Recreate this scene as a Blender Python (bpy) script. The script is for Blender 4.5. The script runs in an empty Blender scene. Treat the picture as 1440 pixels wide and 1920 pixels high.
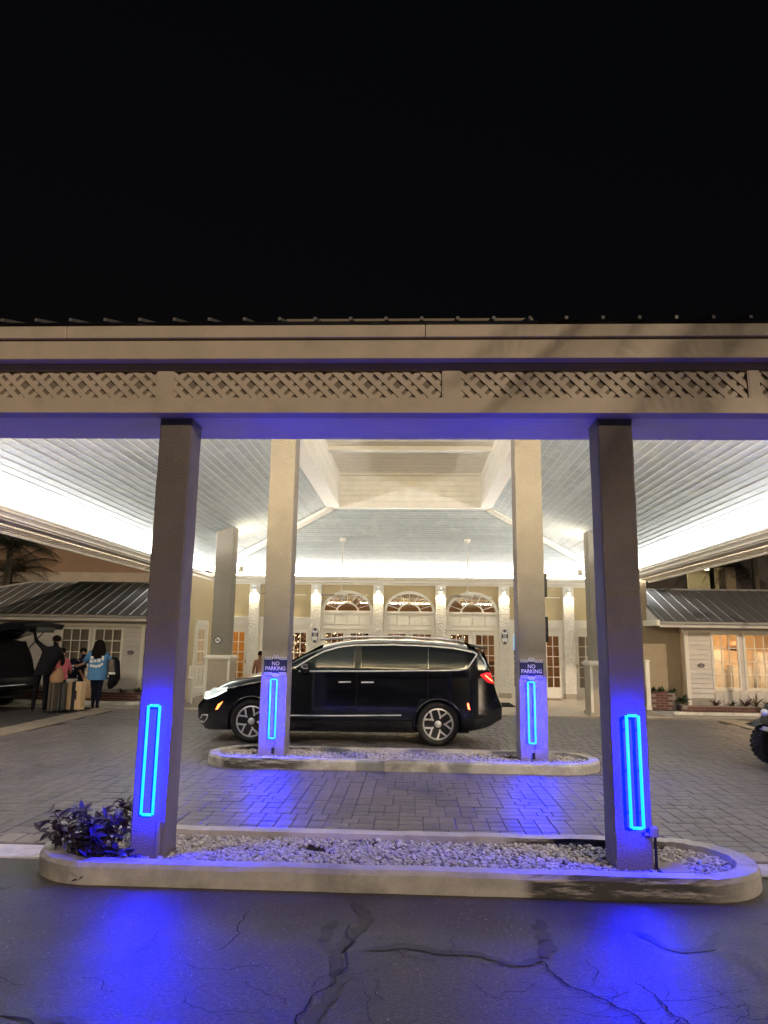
import bpy, bmesh, math, random
from math import sin, cos, pi, radians, sqrt, atan2
from mathutils import Vector, Matrix
import numpy as np
random.seed(7)
S = bpy.context.scene
COL = S.collection

# ------------------------------------------------------------------ camera, sky, sun, exposure
def make_camera():
    yaw, pitch, roll, h = radians(2.4), radians(10.3), radians(.81), 1.72
    f0 = Vector((-sin(yaw), cos(yaw), 0)); r0 = Vector((cos(yaw), sin(yaw), 0)); u0 = Vector((0, 0, 1))
    f = f0*cos(pitch)+u0*sin(pitch); u = u0*cos(pitch)-f0*sin(pitch)
    r2 = r0*cos(roll)+u*sin(roll); u2 = u*cos(roll)-r0*sin(roll)
    cam = bpy.data.cameras.new('camera'); o = bpy.data.objects.new('camera', cam); COL.objects.link(o)
    m = Matrix((r2, u2, -f)).transposed().to_4x4(); m.translation = Vector((0, 0, h)); o.matrix_world = m
    cam.sensor_fit = 'VERTICAL'; cam.sensor_height = 36; cam.lens = 1320/1920*36
    cam.clip_start = .05; cam.clip_end = 800
    S.camera = o
make_camera()
W = bpy.data.worlds.new('World'); S.world = W; W.use_nodes = True
nt = W.node_tree; nt.nodes.clear()
sky = nt.nodes.new('ShaderNodeTexSky'); sky.sky_type = 'NISHITA'; sky.sun_disc = False
SUN_EL, SUN_AZ = radians(20), radians(152)      # the area's lamp light comes from behind the camera, to the right
sky.sun_elevation = radians(-3); sky.sun_rotation = SUN_AZ
bg = nt.nodes.new('ShaderNodeBackground'); bg.inputs['Strength'].default_value = .03
wo = nt.nodes.new('ShaderNodeOutputWorld')
nt.links.new(sky.outputs[0], bg.inputs[0]); nt.links.new(bg.outputs[0], wo.inputs[0])
sl = bpy.data.lights.new('sun', 'SUN'); sl.energy = 1.15; sl.angle = radians(.6); sl.color = (1, .78, .56)
so = bpy.data.objects.new('sun', sl); COL.objects.link(so)
sd = Vector((sin(SUN_AZ)*cos(SUN_EL), cos(SUN_AZ)*cos(SUN_EL), sin(SUN_EL)))
so.rotation_euler = sd.to_track_quat('Z', 'Y').to_euler(); so.location = sd*60
S.view_settings.view_transform = 'Standard'; S.view_settings.look = 'None'
S.view_settings.exposure = .5; S.view_settings.gamma = 1; S.view_settings.use_curve_mapping = False
S.render.engine = 'CYCLES'

# ------------------------------------------------------------------ materials
MATS = {}
def mat(name, col, rough=.6, var=.12, scale=6, bump=0, bscale=60, metal=0, emit=None, es=0, rand=0, coat=0, stretch=None, spec=.5, stain=None, stain_scale=1.2, stain_amt=.5, rough2=None, bdist=.01, speck=0):
    m = bpy.data.materials.new(name); m.use_nodes = True; n = m.node_tree.nodes; L = m.node_tree.links
    b = n['Principled BSDF']; b.inputs['Roughness'].default_value = rough; b.inputs['Metallic'].default_value = metal
    b.inputs['Specular IOR Level'].default_value = spec; b.inputs['Coat Weight'].default_value = coat
    tc = n.new('ShaderNodeTexCoord'); vec = tc.outputs['Object']
    if stretch:
        mp = n.new('ShaderNodeMapping'); mp.inputs['Scale'].default_value = stretch; L.new(vec, mp.inputs[0]); vec = mp.outputs[0]
    nz = n.new('ShaderNodeTexNoise'); nz.inputs['Scale'].default_value = scale; nz.inputs['Detail'].default_value = 6; nz.inputs['Roughness'].default_value = .65
    L.new(vec, nz.inputs['Vector'])
    mr = n.new('ShaderNodeMapRange'); mr.inputs[1].default_value = .3; mr.inputs[2].default_value = .7
    mr.inputs[3].default_value = 1-var; mr.inputs[4].default_value = 1+var; L.new(nz.outputs[0], mr.inputs[0])
    val = mr.outputs[0]
    if speck:
        ns_ = n.new('ShaderNodeTexNoise'); ns_.inputs['Scale'].default_value = 42; ns_.inputs['Detail'].default_value = 4; ns_.inputs['Roughness'].default_value = .9; L.new(tc.outputs['Object'], ns_.inputs['Vector'])
        sm = n.new('ShaderNodeMapRange'); sm.inputs[1].default_value = .32; sm.inputs[2].default_value = .72; sm.inputs[3].default_value = 1-speck; sm.inputs[4].default_value = 1+speck*1.6; L.new(ns_.outputs[0], sm.inputs[0])
        mu0 = n.new('ShaderNodeMath'); mu0.operation = 'MULTIPLY'; L.new(val, mu0.inputs[0]); L.new(sm.outputs[0], mu0.inputs[1]); val = mu0.outputs[0]
    if rand:
        oi = n.new('ShaderNodeObjectInfo'); rr = n.new('ShaderNodeMapRange'); rr.inputs[3].default_value = 1-rand; rr.inputs[4].default_value = 1+rand
        L.new(oi.outputs['Random'], rr.inputs[0]); mu = n.new('ShaderNodeMath'); mu.operation = 'MULTIPLY'
        L.new(val, mu.inputs[0]); L.new(rr.outputs[0], mu.inputs[1]); val = mu.outputs[0]
    vm = n.new('ShaderNodeVectorMath'); vm.operation = 'SCALE'; vm.inputs[0].default_value = col; L.new(val, vm.inputs['Scale'])
    out = vm.outputs[0]
    if stain:
        n2 = n.new('ShaderNodeTexNoise'); n2.inputs['Scale'].default_value = stain_scale; n2.inputs['Detail'].default_value = 8; n2.inputs['Roughness'].default_value = .7
        L.new(tc.outputs['Object'], n2.inputs['Vector'])
        m2 = n.new('ShaderNodeMapRange'); m2.inputs[1].default_value = .5; m2.inputs[2].default_value = .68; m2.inputs[3].default_value = 0; m2.inputs[4].default_value = stain_amt
        L.new(n2.outputs[0], m2.inputs[0]); mx = n.new('ShaderNodeMix'); mx.data_type = 'RGBA'
        L.new(m2.outputs[0], mx.inputs['Factor']); L.new(out, mx.inputs['A']); mx.inputs['B'].default_value = (*stain, 1); out = mx.outputs['Result']
    L.new(out, b.inputs['Base Color'])
    if rough2 is not None:
        r2 = n.new('ShaderNodeMapRange'); r2.inputs[1].default_value = .35; r2.inputs[2].default_value = .65; r2.inputs[3].default_value = rough; r2.inputs[4].default_value = rough2
        L.new(nz.outputs[0], r2.inputs[0]); L.new(r2.outputs[0], b.inputs['Roughness'])
    if bump:
        n3 = n.new('ShaderNodeTexNoise'); n3.inputs['Scale'].default_value = bscale; n3.inputs['Detail'].default_value = 3
        L.new(tc.outputs['Object'] if not stretch else vec, n3.inputs['Vector'])
        bp = n.new('ShaderNodeBump'); bp.inputs['Strength'].default_value = bump; bp.inputs['Distance'].default_value = bdist
        L.new(n3.outputs[0], bp.inputs['Height']); L.new(bp.outputs[0], b.inputs['Normal'])
    if emit:
        b.inputs['Emission Color'].default_value = (*emit, 1); b.inputs['Emission Strength'].default_value = es
    if emit and es and name not in ('led_tube', 'cove_led', 'cove_led_back', 'cove_led_warm', 'far_lamp', 'lobby_lamp', 'room_lamp'): m.cycles.emission_sampling = 'NONE'
    MATS[name] = m
    return m
def glass_mat(name, tint, refl=.08, rough=.02, solid=0, solidcol=(.02, .02, .02)):
    m = bpy.data.materials.new(name); m.use_nodes = True; n = m.node_tree.nodes; L = m.node_tree.links; n.clear()
    t = n.new('ShaderNodeBsdfTransparent'); t.inputs[0].default_value = (*tint, 1)
    g = n.new('ShaderNodeBsdfGlossy'); g.inputs['Roughness'].default_value = rough
    lw = n.new('ShaderNodeFresnel'); lw.inputs[0].default_value = 1.5
    mx = n.new('ShaderNodeMixShader'); L.new(lw.outputs[0], mx.inputs[0]); L.new(t.outputs[0], mx.inputs[1]); L.new(g.outputs[0], mx.inputs[2])
    out = mx.outputs[0]
    if solid:
        d = n.new('ShaderNodeBsdfDiffuse'); d.inputs[0].default_value = (*solidcol, 1); m2 = n.new('ShaderNodeMixShader'); m2.inputs[0].default_value = solid
        L.new(out, m2.inputs[1]); L.new(d.outputs[0], m2.inputs[2]); out = m2.outputs[0]
    o = n.new('ShaderNodeOutputMaterial'); L.new(out, o.inputs[0]); MATS[name] = m
    return m
mat('asphalt', (.050, .045, .039), .29, .40, 3, .55, 120, speck=1.0, spec=.36, stain=(.016, .015, .015), stain_scale=.9, stain_amt=.8, rough2=.40, bdist=.008)
mat('asphalt_lot', (.04, .04, .042), .6, .3, 3, .5, 120)
mat('sealer', (.012, .011, .011), .45, .3, 14, .4, 90, bdist=.003)
mat('crack', (.010, .009, .009), .9, .1, 5)
mat('ground_soil', (.045, .038, .03), .95, .5, 14, 1.0, 60, spec=.05)
mat('paver', (.122, .110, .118), .38, .25, 5, .35, 70, rand=.26, stain=(.05, .046, .045), stain_scale=.9, stain_amt=.55, rough2=.56, bdist=.004)
mat('joint', (.035, .032, .03), .85, .2, 20)
mat('edging', (.24, .21, .17), .5, .18, 5, .3, 70, rand=.10, stain=(.15, .13, .10), stain_scale=2)
mat('white_line', (.62, .60, .55), .6, .15, 9, .2, 60, stain=(.2, .19, .18), stain_scale=3)
mat('kerb', (.46, .44, .42), .6, .2, 4, .45, 110, stain=(.14, .13, .12), stain_scale=1.3, stain_amt=.6, bdist=.006)
mat('kerb_rear', (.42, .41, .38), .6, .2, 4, .4, 110, stain=(.07, .065, .065), stain_scale=1.6, stain_amt=.8, bdist=.006)
mat('gravel', (.36, .345, .34), .55, .8, 26, .2, 60)
mat('stucco', (.215, .190, .175), .75, .14, 3, 1.0, 120, bdist=.02, stain=(.14, .12, .11), stain_scale=1.5, stain_amt=.4)
mat('stucco_rear', (.27, .245, .205), .75, .08, 3, 1.0, 60, bdist=.024)
mat('stucco_tan', (.36, .29, .20), .8, .08, 3, .4, 90)
mat('stucco_fine', (.40, .35, .28), .8, .08, 3, .5, 110, bdist=.006)
mat('stucco_white', (.76, .73, .67), .75, .06, 4, 1.0, 26, bdist=.05)
mat('stucco_yellow', (.52, .42, .25), .75, .06, 2, .35, 70)
mat('cream_paint', (.50, .43, .345), .55, .10, 3, .12, 40, stain=(.30, .25, .19), stain_scale=2.2, stain_amt=.35)
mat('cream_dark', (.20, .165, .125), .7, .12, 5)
mat('soffit', (.80, .72, .60), .5, .08, 3, stretch=(1, 14, 14))
mat('white_paint', (.76, .72, .65), .45, .06, 3)
mat('white_trim', (.78, .75, .68), .4, .05, 3)
mat('board', (.52, .60, .64), .5, .12, 7, .1, 20, rand=.10, stain=(.76, .80, .80), stain_scale=2.6, stain_amt=.6)
mat('groove_glint', (.78, .82, .83), .5, .03, 3)  # whiter than the boards: light on the groove edges put into colour
mat('board_back', (.86, .87, .84), .6, .05, 3)
mat('cream_board', (.80, .77, .70), .5, .08, 4, rand=.05)
mat('dark', (.006, .006, .008), .8, .1, 3, spec=.05)
mat('metal_roof', (.15, .15, .155), .55, .12, 4, metal=.1, stain=(.12, .12, .12), stain_scale=2)
mat('rib', (.34, .34, .34), .5, .08, 4)
mat('siding', (.58, .55, .52), .6, .08, 3, .1, 30, rand=.05)
mat('brick', (.13, .055, .045), .8, .25, 9, .4, 60, rand=.2)
mat('mortar', (.26, .22, .20), .9, .15, 9)
mat('wood_brown', (.20, .105, .055), .5, .3, 4, stretch=(1, 8, 8))
mat('lobby_wall', (.42, .29, .18), .7, .12, 2)
mat('lobby_yellow', (.75, .42, .10), .7, .1, 2)
mat('lobby_floor', (.35, .26, .18), .3, .15, 2)
mat('tile', (.50, .42, .34), .38, .10, 3, rand=.06, stain=(.34, .28, .23), stain_scale=1.5, stain_amt=.4)
mat('grout', (.26, .21, .17), .8, .1, 5)
mat('curtain', (.36, .35, .34), .9, .12, 3, stretch=(12, 1, .4))
mat('blinds', (.58, .50, .47), .8, .06, 3, stretch=(10, 1, .4))
mat('blue_screen', (.1, .3, .6), .5, .1, 2, emit=(.16, .52, 1), es=1.1)
mat('navy', (.012, .018, .06), .35, .08, 9)
mat('sign_white', (.78, .78, .80), .5, .03, 5)
mat('sign_black', (.01, .01, .012), .5, .05, 5)
mat('carpaint', (.0035, .0045, .009), .12, .02, 2, coat=1, spec=.5)
mat('carpaint_suv', (.006, .007, .010), .35, .02, 2, coat=.08, spec=.15)
mat('cartrim', (.008, .008, .009), .5, .05, 5)
mat('chrome', (.9, .9, .92), .34, .02, 3, metal=.6)
mat('alloy', (.80, .80, .82), .38, .05, 3, metal=.55)
mat('tyre', (.010, .010, .011), .75, .1, 8, .3, 60)
mat('carglass', (.010, .013, .015), .04, .03, 2, spec=.13)
mat('carglass_front', (.03, .043, .043), .05, .25, 2.2, spec=.15, stretch=(1, 1, 1.5))  # lighter glass colour stands in for the doorway light seen through it
mat('tail_red', (.35, .006, .006), .2, .05, 3, emit=(1, .015, .02), es=3)
mat('tail_glow', (.6, .05, .02), .3, .05, 3, emit=(1, .10, .04), es=7)
mat('tail_dim', (.30, .01, .02), .12, .05, 3, emit=(1, .02, .03), es=.6)
mat('amber', (.6, .12, .02), .3, .05, 3, emit=(1, .22, .05), es=3.2)
mat('headlamp', (.5, .55, .52), .08, .05, 3, emit=(.85, 1, .93), es=.35)
mat('headlamp_lit', (.9, .95, .9), .2, .05, 3, emit=(.86, 1, .96), es=1.0)
mat('white_lamp', (.9, .95, .95), .2, .05, 3, emit=(.8, .95, 1), es=12)
mat('led_tube', (.1, .3, .5), .3, 0, 3, emit=(.0, .0025, 1), es=260)
mat('cove_led', (.9, .85, .7), .5, 0, 3, emit=(1, .97, .94), es=108)
mat('cove_led_back', (.9, .85, .7), .5, 0, 3, emit=(1, .97, .94), es=52)
mat('cove_led_warm', (.9, .85, .7), .5, 0, 3, emit=(1, .80, .48), es=270)
mat('far_lamp', (.9, .85, .7), .5, 0, 3, emit=(1, .88, .55), es=22)
mat('sconce_glow', (.9, .8, .6), .5, 0, 3, emit=(1, .80, .52), es=12)
mat('bulb', (.9, .8, .6), .5, 0, 3, emit=(1, .78, .45), es=9)
mat('lobby_lamp', (.9, .8, .6), .5, 0, 3, emit=(1, .76, .46), es=40)
mat('room_lamp', (.9, .8, .6), .5, 0, 3, emit=(1, .74, .44), es=26)
mat('room_wall', (.74, .56, .38), .8, .12, 2)
mat('pale_room', (.62, .58, .40), .8, .06, 2)
mat('far_wall', (.30, .20, .135), .85, .1, 2)
mat('far_wall_dark', (.07, .06, .055), .85, .1, 2)
mat('leaf_dark', (.035, .022, .05), .45, .4, 9)
mat('leaf_green', (.035, .06, .028), .55, .4, 6)
mat('leaf_brom', (.13, .10, .055), .5, .5, 5)
mat('leaf_red', (.09, .025, .03), .5, .4, 5)
mat('palm', (.025, .032, .022), .6, .3, 4)
mat('trunk', (.10, .08, .06), .9, .3, 5, .5, 20)
mat('skin', (.36, .20, .13), .6, .06, 5)
mat('skin_tan', (.24, .105, .06), .55, .06, 5)
mat('hair', (.010, .007, .007), .85, .5, 20, 1.0, 30, stretch=(6, 6, 1), spec=.08)
mat('cloth_black', (.010, .010, .014), .85, .15, 9, spec=.08)
mat('cloth_navy', (.012, .014, .03), .85, .15, 9, spec=.08)
mat('cloth_blue', (.075, .22, .46), .85, .14, 6, .4, 14)
mat('cloth_pink', (.52, .12, .16), .85, .1, 6)
mat('cloth_white', (.70, .68, .66), .85, .06, 9)
mat('shoe', (.42, .36, .30), .7, .1, 9)
mat('case_brown', (.10, .08, .065), .5, .1, 9, stretch=(1, 1, .1))
mat('case_grey', (.06, .06, .065), .5, .1, 9)
mat('case_black', (.008, .008, .014), .6, .1, 9)
mat('case_cream', (.60, .43, .26), .5, .05, 9)
mat('paper', (.30, .17, .10), .85, .15, 5, .6, 14)
mat('canvas', (.38, .26, .16), .85, .15, 6, .6, 14)
mat('concrete', (.34, .31, .28), .8, .14, 4, .3, 50)
mat('conduit', (.20, .18, .20), .5, .1, 5)
mat('gold', (.55, .42, .2), .3, .05, 3, metal=1)
glass_mat('glass', (.86, .84, .80))
glass_mat('glass_dark', (.5, .5, .5))
glass_mat('glass_frost', (.85, .85, .85), solid=.25, solidcol=(.6, .45, .3))

def tar_stain(name, x0, x1, x2, x3):
    m = MATS[name]; n = m.node_tree.nodes; L = m.node_tree.links; b = n['Principled BSDF']; src = b.inputs['Base Color'].links[0].from_socket
    tc = n.new('ShaderNodeTexCoord'); sp = n.new('ShaderNodeSeparateXYZ'); L.new(tc.outputs['Object'], sp.inputs[0])
    def mr(sock, a, c, lo, hi):
        q = n.new('ShaderNodeMapRange'); q.inputs[1].default_value = a; q.inputs[2].default_value = c; q.inputs[3].default_value = lo; q.inputs[4].default_value = hi; L.new(sock, q.inputs[0]); return q.outputs[0]
    def mul(p, q):
        k = n.new('ShaderNodeMath'); k.operation = 'MULTIPLY'; L.new(p, k.inputs[0]); L.new(q, k.inputs[1]); return k.outputs[0]
    nz = n.new('ShaderNodeTexNoise'); nz.inputs['Scale'].default_value = 7; nz.inputs['Detail'].default_value = 9; nz.inputs['Roughness'].default_value = .75
    mp = n.new('ShaderNodeMapping'); mp.inputs['Scale'].default_value = (.35, 1, 3); L.new(tc.outputs['Object'], mp.inputs[0]); L.new(mp.outputs[0], nz.inputs['Vector'])
    f = mul(mul(mr(sp.outputs[0], x0, x1, 0, 1), mr(sp.outputs[0], x2, x3, 1, 0)), mr(nz.outputs[0], .36, .50, 0, .93))
    g = n.new('ShaderNodeNewGeometry'); s2 = n.new('ShaderNodeSeparateXYZ'); L.new(g.outputs['True Normal'], s2.inputs[0]); f = mul(f, mr(s2.outputs[2], .5, .8, 1, 0))
    mx = n.new('ShaderNodeMix'); mx.data_type = 'RGBA'; L.new(f, mx.inputs['Factor']); L.new(src, mx.inputs['A']); mx.inputs['B'].default_value = (.012, .011, .012, 1); L.new(mx.outputs['Result'], b.inputs['Base Color'])
tar_stain('kerb', .75, .85, 1.95, 2.35)
tar_stain('kerb_rear', -2.6, -2.5, -1.6, -1.3)

# ------------------------------------------------------------------ mesh helpers
class MB:
    def __init__(s): s.v = []; s.f = []; s.m = []
    def add(s, vs, fs, mi=0):
        o = len(s.v); s.v += [tuple(p) for p in vs]; s.f += [tuple(i+o for i in f) for f in fs]; s.m += [mi]*len(fs); return s
    def box(s, x0, x1, y0, y1, z0, z1, mi=0):
        return s.add([(x0, y0, z0), (x1, y0, z0), (x1, y1, z0), (x0, y1, z0), (x0, y0, z1), (x1, y0, z1), (x1, y1, z1), (x0, y1, z1)],
                     [(0, 3, 2, 1), (4, 5, 6, 7), (0, 1, 5, 4), (1, 2, 6, 5), (2, 3, 7, 6), (3, 0, 4, 7)], mi)
    def prism(s, poly, fn, d0, d1, mi=0):       # poly 2D, fn(a,b,d)->xyz
        n = len(poly); vs = [fn(a, b, d0) for a, b in poly]+[fn(a, b, d1) for a, b in poly]
        fs = [tuple(range(n))[::-1], tuple(range(n, 2*n))]+[(i, (i+1) % n, n+(i+1) % n, n+i) for i in range(n)]
        return s.add(vs, fs, mi)
    def tube(s, pts, r, n=8, mi=0, caps=True):
        pts = [Vector(p) for p in pts]; rs = r if isinstance(r, (list, tuple)) else [r]*len(pts)
        vs = []; fs = []
        for i, p in enumerate(pts):
            t = (pts[min(i+1, len(pts)-1)]-pts[max(i-1, 0)]).normalized()
            a = t.orthogonal().normalized() if abs(t.z) > .9 else Vector((0, 0, 1)).cross(t).normalized()
            b = t.cross(a)
            for k in range(n):
                q = 2*pi*k/n; vs.append(p+a*(rs[i]*cos(q))+b*(rs[i]*sin(q)))
        for i in range(len(pts)-1):
            for k in range(n):
                fs.append((i*n+k, i*n+(k+1) % n, (i+1)*n+(k+1) % n, (i+1)*n+k))
        if caps: fs += [tuple(range(n))[::-1], tuple(range((len(pts)-1)*n, len(pts)*n))]
        return s.add(vs, fs, mi)
    def lathe(s, prof, c=(0, 0, 0), n=24, axis='z', mi=0):
        vs = []; fs = []
        for r, h in prof:
            for k in range(n):
                q = 2*pi*k/n
                p = (r*cos(q), r*sin(q), h) if axis == 'z' else (r*cos(q), h, r*sin(q)) if axis == 'y' else (h, r*cos(q), r*sin(q))
                vs.append((c[0]+p[0], c[1]+p[1], c[2]+p[2]))
        for i in range(len(prof)-1):
            for k in range(n): fs.append((i*n+k, i*n+(k+1) % n, (i+1)*n+(k+1) % n, (i+1)*n+k))
        fs += [tuple(range(n))[::-1], tuple(range((len(prof)-1)*n, len(prof)*n))]
        return s.add(vs, fs, mi)
    def blob(s, c, r, n=10, m=7, mi=0, jit=0, rnd=random):
        vs = []; fs = []
        for i in range(m+1):
            t = pi*i/m
            for k in range(n):
                q = 2*pi*k/n; j = 1+rnd.uniform(-jit, jit)
                vs.append((c[0]+r[0]*sin(t)*cos(q)*j, c[1]+r[1]*sin(t)*sin(q)*j, c[2]+r[2]*cos(t)*j))
        for i in range(m):
            for k in range(n): fs.append((i*n+k, (i+1)*n+k, (i+1)*n+(k+1) % n, i*n+(k+1) % n))
        return s.add(vs, fs, mi)
    def build(s, name, mats, parent=None, smooth=False, bevel=0, fix=True, merge=0):
        me = bpy.data.meshes.new(name); me.from_pydata(s.v, [], s.f)
        for m in (mats if isinstance(mats, (list, tuple)) else [mats]): me.materials.append(MATS[m])
        if s.m and max(s.m): me.polygons.foreach_set('material_index', s.m)
        if fix or merge:
            bm = bmesh.new(); bm.from_mesh(me)
            if merge: bmesh.ops.remove_doubles(bm, verts=bm.verts, dist=merge)
            bmesh.ops.recalc_face_normals(bm, faces=bm.faces); bm.to_mesh(me); bm.free()
        if smooth: me.polygons.foreach_set('use_smooth', [True]*len(me.polygons))
        return link(name, me, parent, bevel)
def link(name, me, parent=None, bevel=0):
    o = bpy.data.objects.new(name, me); COL.objects.link(o)
    if parent: adopt(o, parent)
    if bevel:
        b = o.modifiers.new('bevel', 'BEVEL'); b.width = bevel; b.segments = 2; b.limit_method = 'ANGLE'
    return o
def adopt(o, parent):
    o.parent = parent
    if parent.get('_w'): o.matrix_parent_inverse = base_matrix(parent).inverted()
def base_matrix(o):
    return Matrix.Translation(o.location) @ o.rotation_euler.to_matrix().to_4x4()
def tag(o, label=None, cat=None, group=None, kind=None):
    if label: o['label'] = label
    if cat: o['category'] = cat
    if group: o['group'] = group
    if kind: o['kind'] = kind
    return o
def thing(name, label, cat, loc=(0, 0, 0), rz=0, group=None, world=False):
    """an Empty at the thing's base; world=True: its parts are given in world coordinates"""
    o = bpy.data.objects.new(name, None); COL.objects.link(o); o.location = loc; o.rotation_euler = (0, 0, rz); o.empty_display_size = .2
    tag(o, label, cat, group)
    if world: o['_w'] = 1
    return o
def box(name, m, b, parent=None, bevel=0): return MB().box(*b).build(name, m, parent, bevel=bevel, fix=False)
def copy_tree(o, parent=None):
    c = o.copy(); COL.objects.link(c); c.parent = parent
    if parent is not None: c.matrix_parent_inverse = o.matrix_parent_inverse.copy()
    for ch in list(o.children): copy_tree(ch, c)
    return c
def text_mesh(name, s, size, m, parent, mw, depth=.002, align='CENTER'):
    cu = bpy.data.curves.new(name, 'FONT'); cu.body = s; cu.size = size; cu.extrude = depth; cu.align_x = align; cu.align_y = 'CENTER'; cu.resolution_u = 3
    t = bpy.data.objects.new(name, cu); COL.objects.link(t)
    me = bpy.data.meshes.new_from_object(t.evaluated_get(bpy.context.evaluated_depsgraph_get()))
    bpy.data.objects.remove(t); me.transform(mw); me.materials.clear(); me.materials.append(MATS[m])
    return link(name, me, parent)
# ================================================================== THE SETTING: ground, driveway, kerbs
def stadium(x0, x1, y0, y1, n=14, r=None):
    r = (y1-y0)/2 if r is None else r
    pts = []
    for cx, cy, a0 in ((x1-r, y1-r, 0), (x0+r, y1-r, 90), (x0+r, y0+r, 180), (x1-r, y0+r, 270)):
        for k in range(n+1):
            a = radians(a0+90*k/n); pts.append((cx+r*cos(a), cy+r*sin(a)))
    out = []
    for p in pts:
        if not out or (abs(p[0]-out[-1][0])+abs(p[1]-out[-1][1])) > 1e-4: out.append(p)
    if abs(out[0][0]-out[-1][0])+abs(out[0][1]-out[-1][1]) < 1e-4: out.pop()
    return out
ground = MB().add([(-300, -200, -.02), (300, -200, -.02), (300, 400, -.02), (-300, 400, -.02)], [(0, 1, 2, 3)]).build('ground', 'asphalt_lot')
tag(ground, kind='structure')
asphalt = MB().add([(-40, -30, 0), (40, -30, 0), (40, 5.78, 0), (-40, 5.78, 0)], [(0, 1, 2, 3)]).build('asphalt_road', 'asphalt', fix=False)
tag(asphalt, kind='structure')
def ribbon(name, pts, wid, m, z, seed, parent):
    rnd = random.Random(seed); P = []
    for lv in range(4):           # broken, not drawn: midpoint displacement
        q = []
        for a_, b_ in zip(pts, pts[1:]):
            d = math.dist(a_, b_); nx, ny = -(b_[1]-a_[1]), b_[0]-a_[0]; k = rnd.uniform(-.17, .17)
            q += [a_, ((a_[0]+b_[0])/2+nx*k, (a_[1]+b_[1])/2+ny*k)]
        pts = q+[pts[-1]]
    for i in range(len(pts)-1):
        a, b = Vector(pts[i]), Vector(pts[i+1]); n = max(1, int((b-a).length/.02))
        for k in range(n): P.append(a.lerp(b, k/n))
    P.append(Vector(pts[-1])); vs = []; fs = []; off = 0
    for i, p in enumerate(P):
        t = P[min(i+1, len(P)-1)]-P[max(0, i-1)]; nrm = Vector((-t.y, t.x)).normalized()
        off = off*.85+rnd.uniform(-1, 1)*wid*.10
        w = wid*(.6+rnd.random()*.6)*min(1, (i+.4)/3, (len(P)-i-.6)/3+.1)
        q = p+nrm*off; vs += [(q.x+nrm.x*w/2, q.y+nrm.y*w/2, z), (q.x-nrm.x*w/2, q.y-nrm.y*w/2, z)]
        if i: fs.append((2*i-2, 2*i-1, 2*i+1, 2*i))
    return MB().add(vs, fs).build(name, m, parent, fix=False)
seal = [([(-.37, 5.05), (-.33, 4.6), (-.41, 4.3), (-.36, 3.9), (-.43, 3.5), (-.42, 3.1)], .075), ([(-.45, 4.75), (-.50, 4.55), (-.52, 4.42)], .07), ([(-.25, 4.35), (.15, 4.33), (.5, 4.22), (.72, 4.3)], .06),
        ([(.72, 4.32), (.82, 4.55), (.80, 4.85)], .085), ([(1.35, 4.72), (1.55, 4.45), (1.85, 4.75)], .06), ([(-2.1, 3.62), (-1.7, 3.47), (-1.2, 3.3), (-.8, 3.05)], .07),
        ([(.55, 3.2), (.9, 3.43), (1.4, 3.4), (2.1, 3.3)], .09), ([(-3.2, 5.0), (-2.75, 5.15)], .05), ([(2.2, 4.9), (2.9, 4.6)], .05)]
for i, (p, w) in enumerate(seal): ribbon('crack_sealer', p, w, 'sealer', .004, i, asphalt)
cr = [([(-.36, 4.7), (-.37, 4.3), (-.40, 3.9), (-.42, 3.2)], .011), ([(.72, 4.28), (.76, 4.08), (.95, 3.85), (1.05, 3.72), (1.05, 3.55), (1.12, 3.40)], .011), ([(1.15, 4.05), (1.22, 3.85), (1.27, 3.7), (1.35, 3.5), (1.42, 3.38)], .010),
      ([(1.05, 3.66), (1.2, 3.62), (1.27, 3.7)], .006), ([(1.05, 3.55), (.9, 3.5), (.75, 3.55)], .005), ([(1.12, 3.42), (1.25, 3.5), (1.35, 3.5)], .006), ([(1.3, 3.6), (1.5, 3.66), (1.7, 3.55), (1.9, 3.5)], .006), ([(.95, 3.85), (1.1, 3.95)], .005),
      ([(1.22, 3.85), (1.4, 3.88), (1.55, 3.82)], .005), ([(.98, 4.3), (1.0, 4.15), (.94, 4.02)], .005), ([(-1.02, 4.85), (-1.05, 4.6), (-1.0, 4.5), (-1.08, 4.25)], .007), ([(-2.1, 3.6), (-1.7, 3.46), (-1.25, 3.3)], .009),
      ([(1.5, 3.66), (1.6, 3.75), (1.62, 3.9)], .004), ([(.75, 3.55), (.6, 3.5), (.55, 3.4)], .004), ([(1.05, 3.72), (.85, 3.7), (.7, 3.75)], .004), ([(-1.2, 4.1), (-.95, 4.02), (-.7, 4.08)], .004), ([(.9, 3.5), (.8, 3.38), (.82, 3.25)], .005), ([(-1.1, 3.75), (-.9, 3.6), (-.7, 3.62)], .004)]
for i, (p, w) in enumerate(cr): ribbon('crack', p, w, 'crack', .007, 40+i, asphalt)
rk = random.Random(77)
for k in range(46):
    x, y = (rk.uniform(.3, 2.2), rk.uniform(3.15, 4.0)) if k < 34 else (rk.uniform(-2.2, .4), rk.uniform(3.1, 4.6))
    a = rk.uniform(0, 6.28); P = [(x, y)]
    for j in range(3): a += rk.uniform(-.9, .9); l = rk.uniform(.05, .16); P.append((P[-1][0]+l*cos(a), P[-1][1]+l*sin(a)))
    ribbon('crack', P, rk.uniform(.0025, .005), 'crack', .007, 100+k, asphalt)
rs = random.Random(9); me_g = bpy.data.meshes.new('grit'); mbg = MB()
for k in range(1500):
    x, y = rs.uniform(-3, 3), rs.uniform(2.9, 5.2); r = rs.uniform(.0012, .0036)
    mbg.blob((x, y, r*.5), (r, r*rs.uniform(.6, 1), r*.7), 5, 3, rnd=rs)
o = mbg.build('loose_grit', 'gravel', asphalt, fix=False); o['kind'] = 'stuff'
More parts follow.
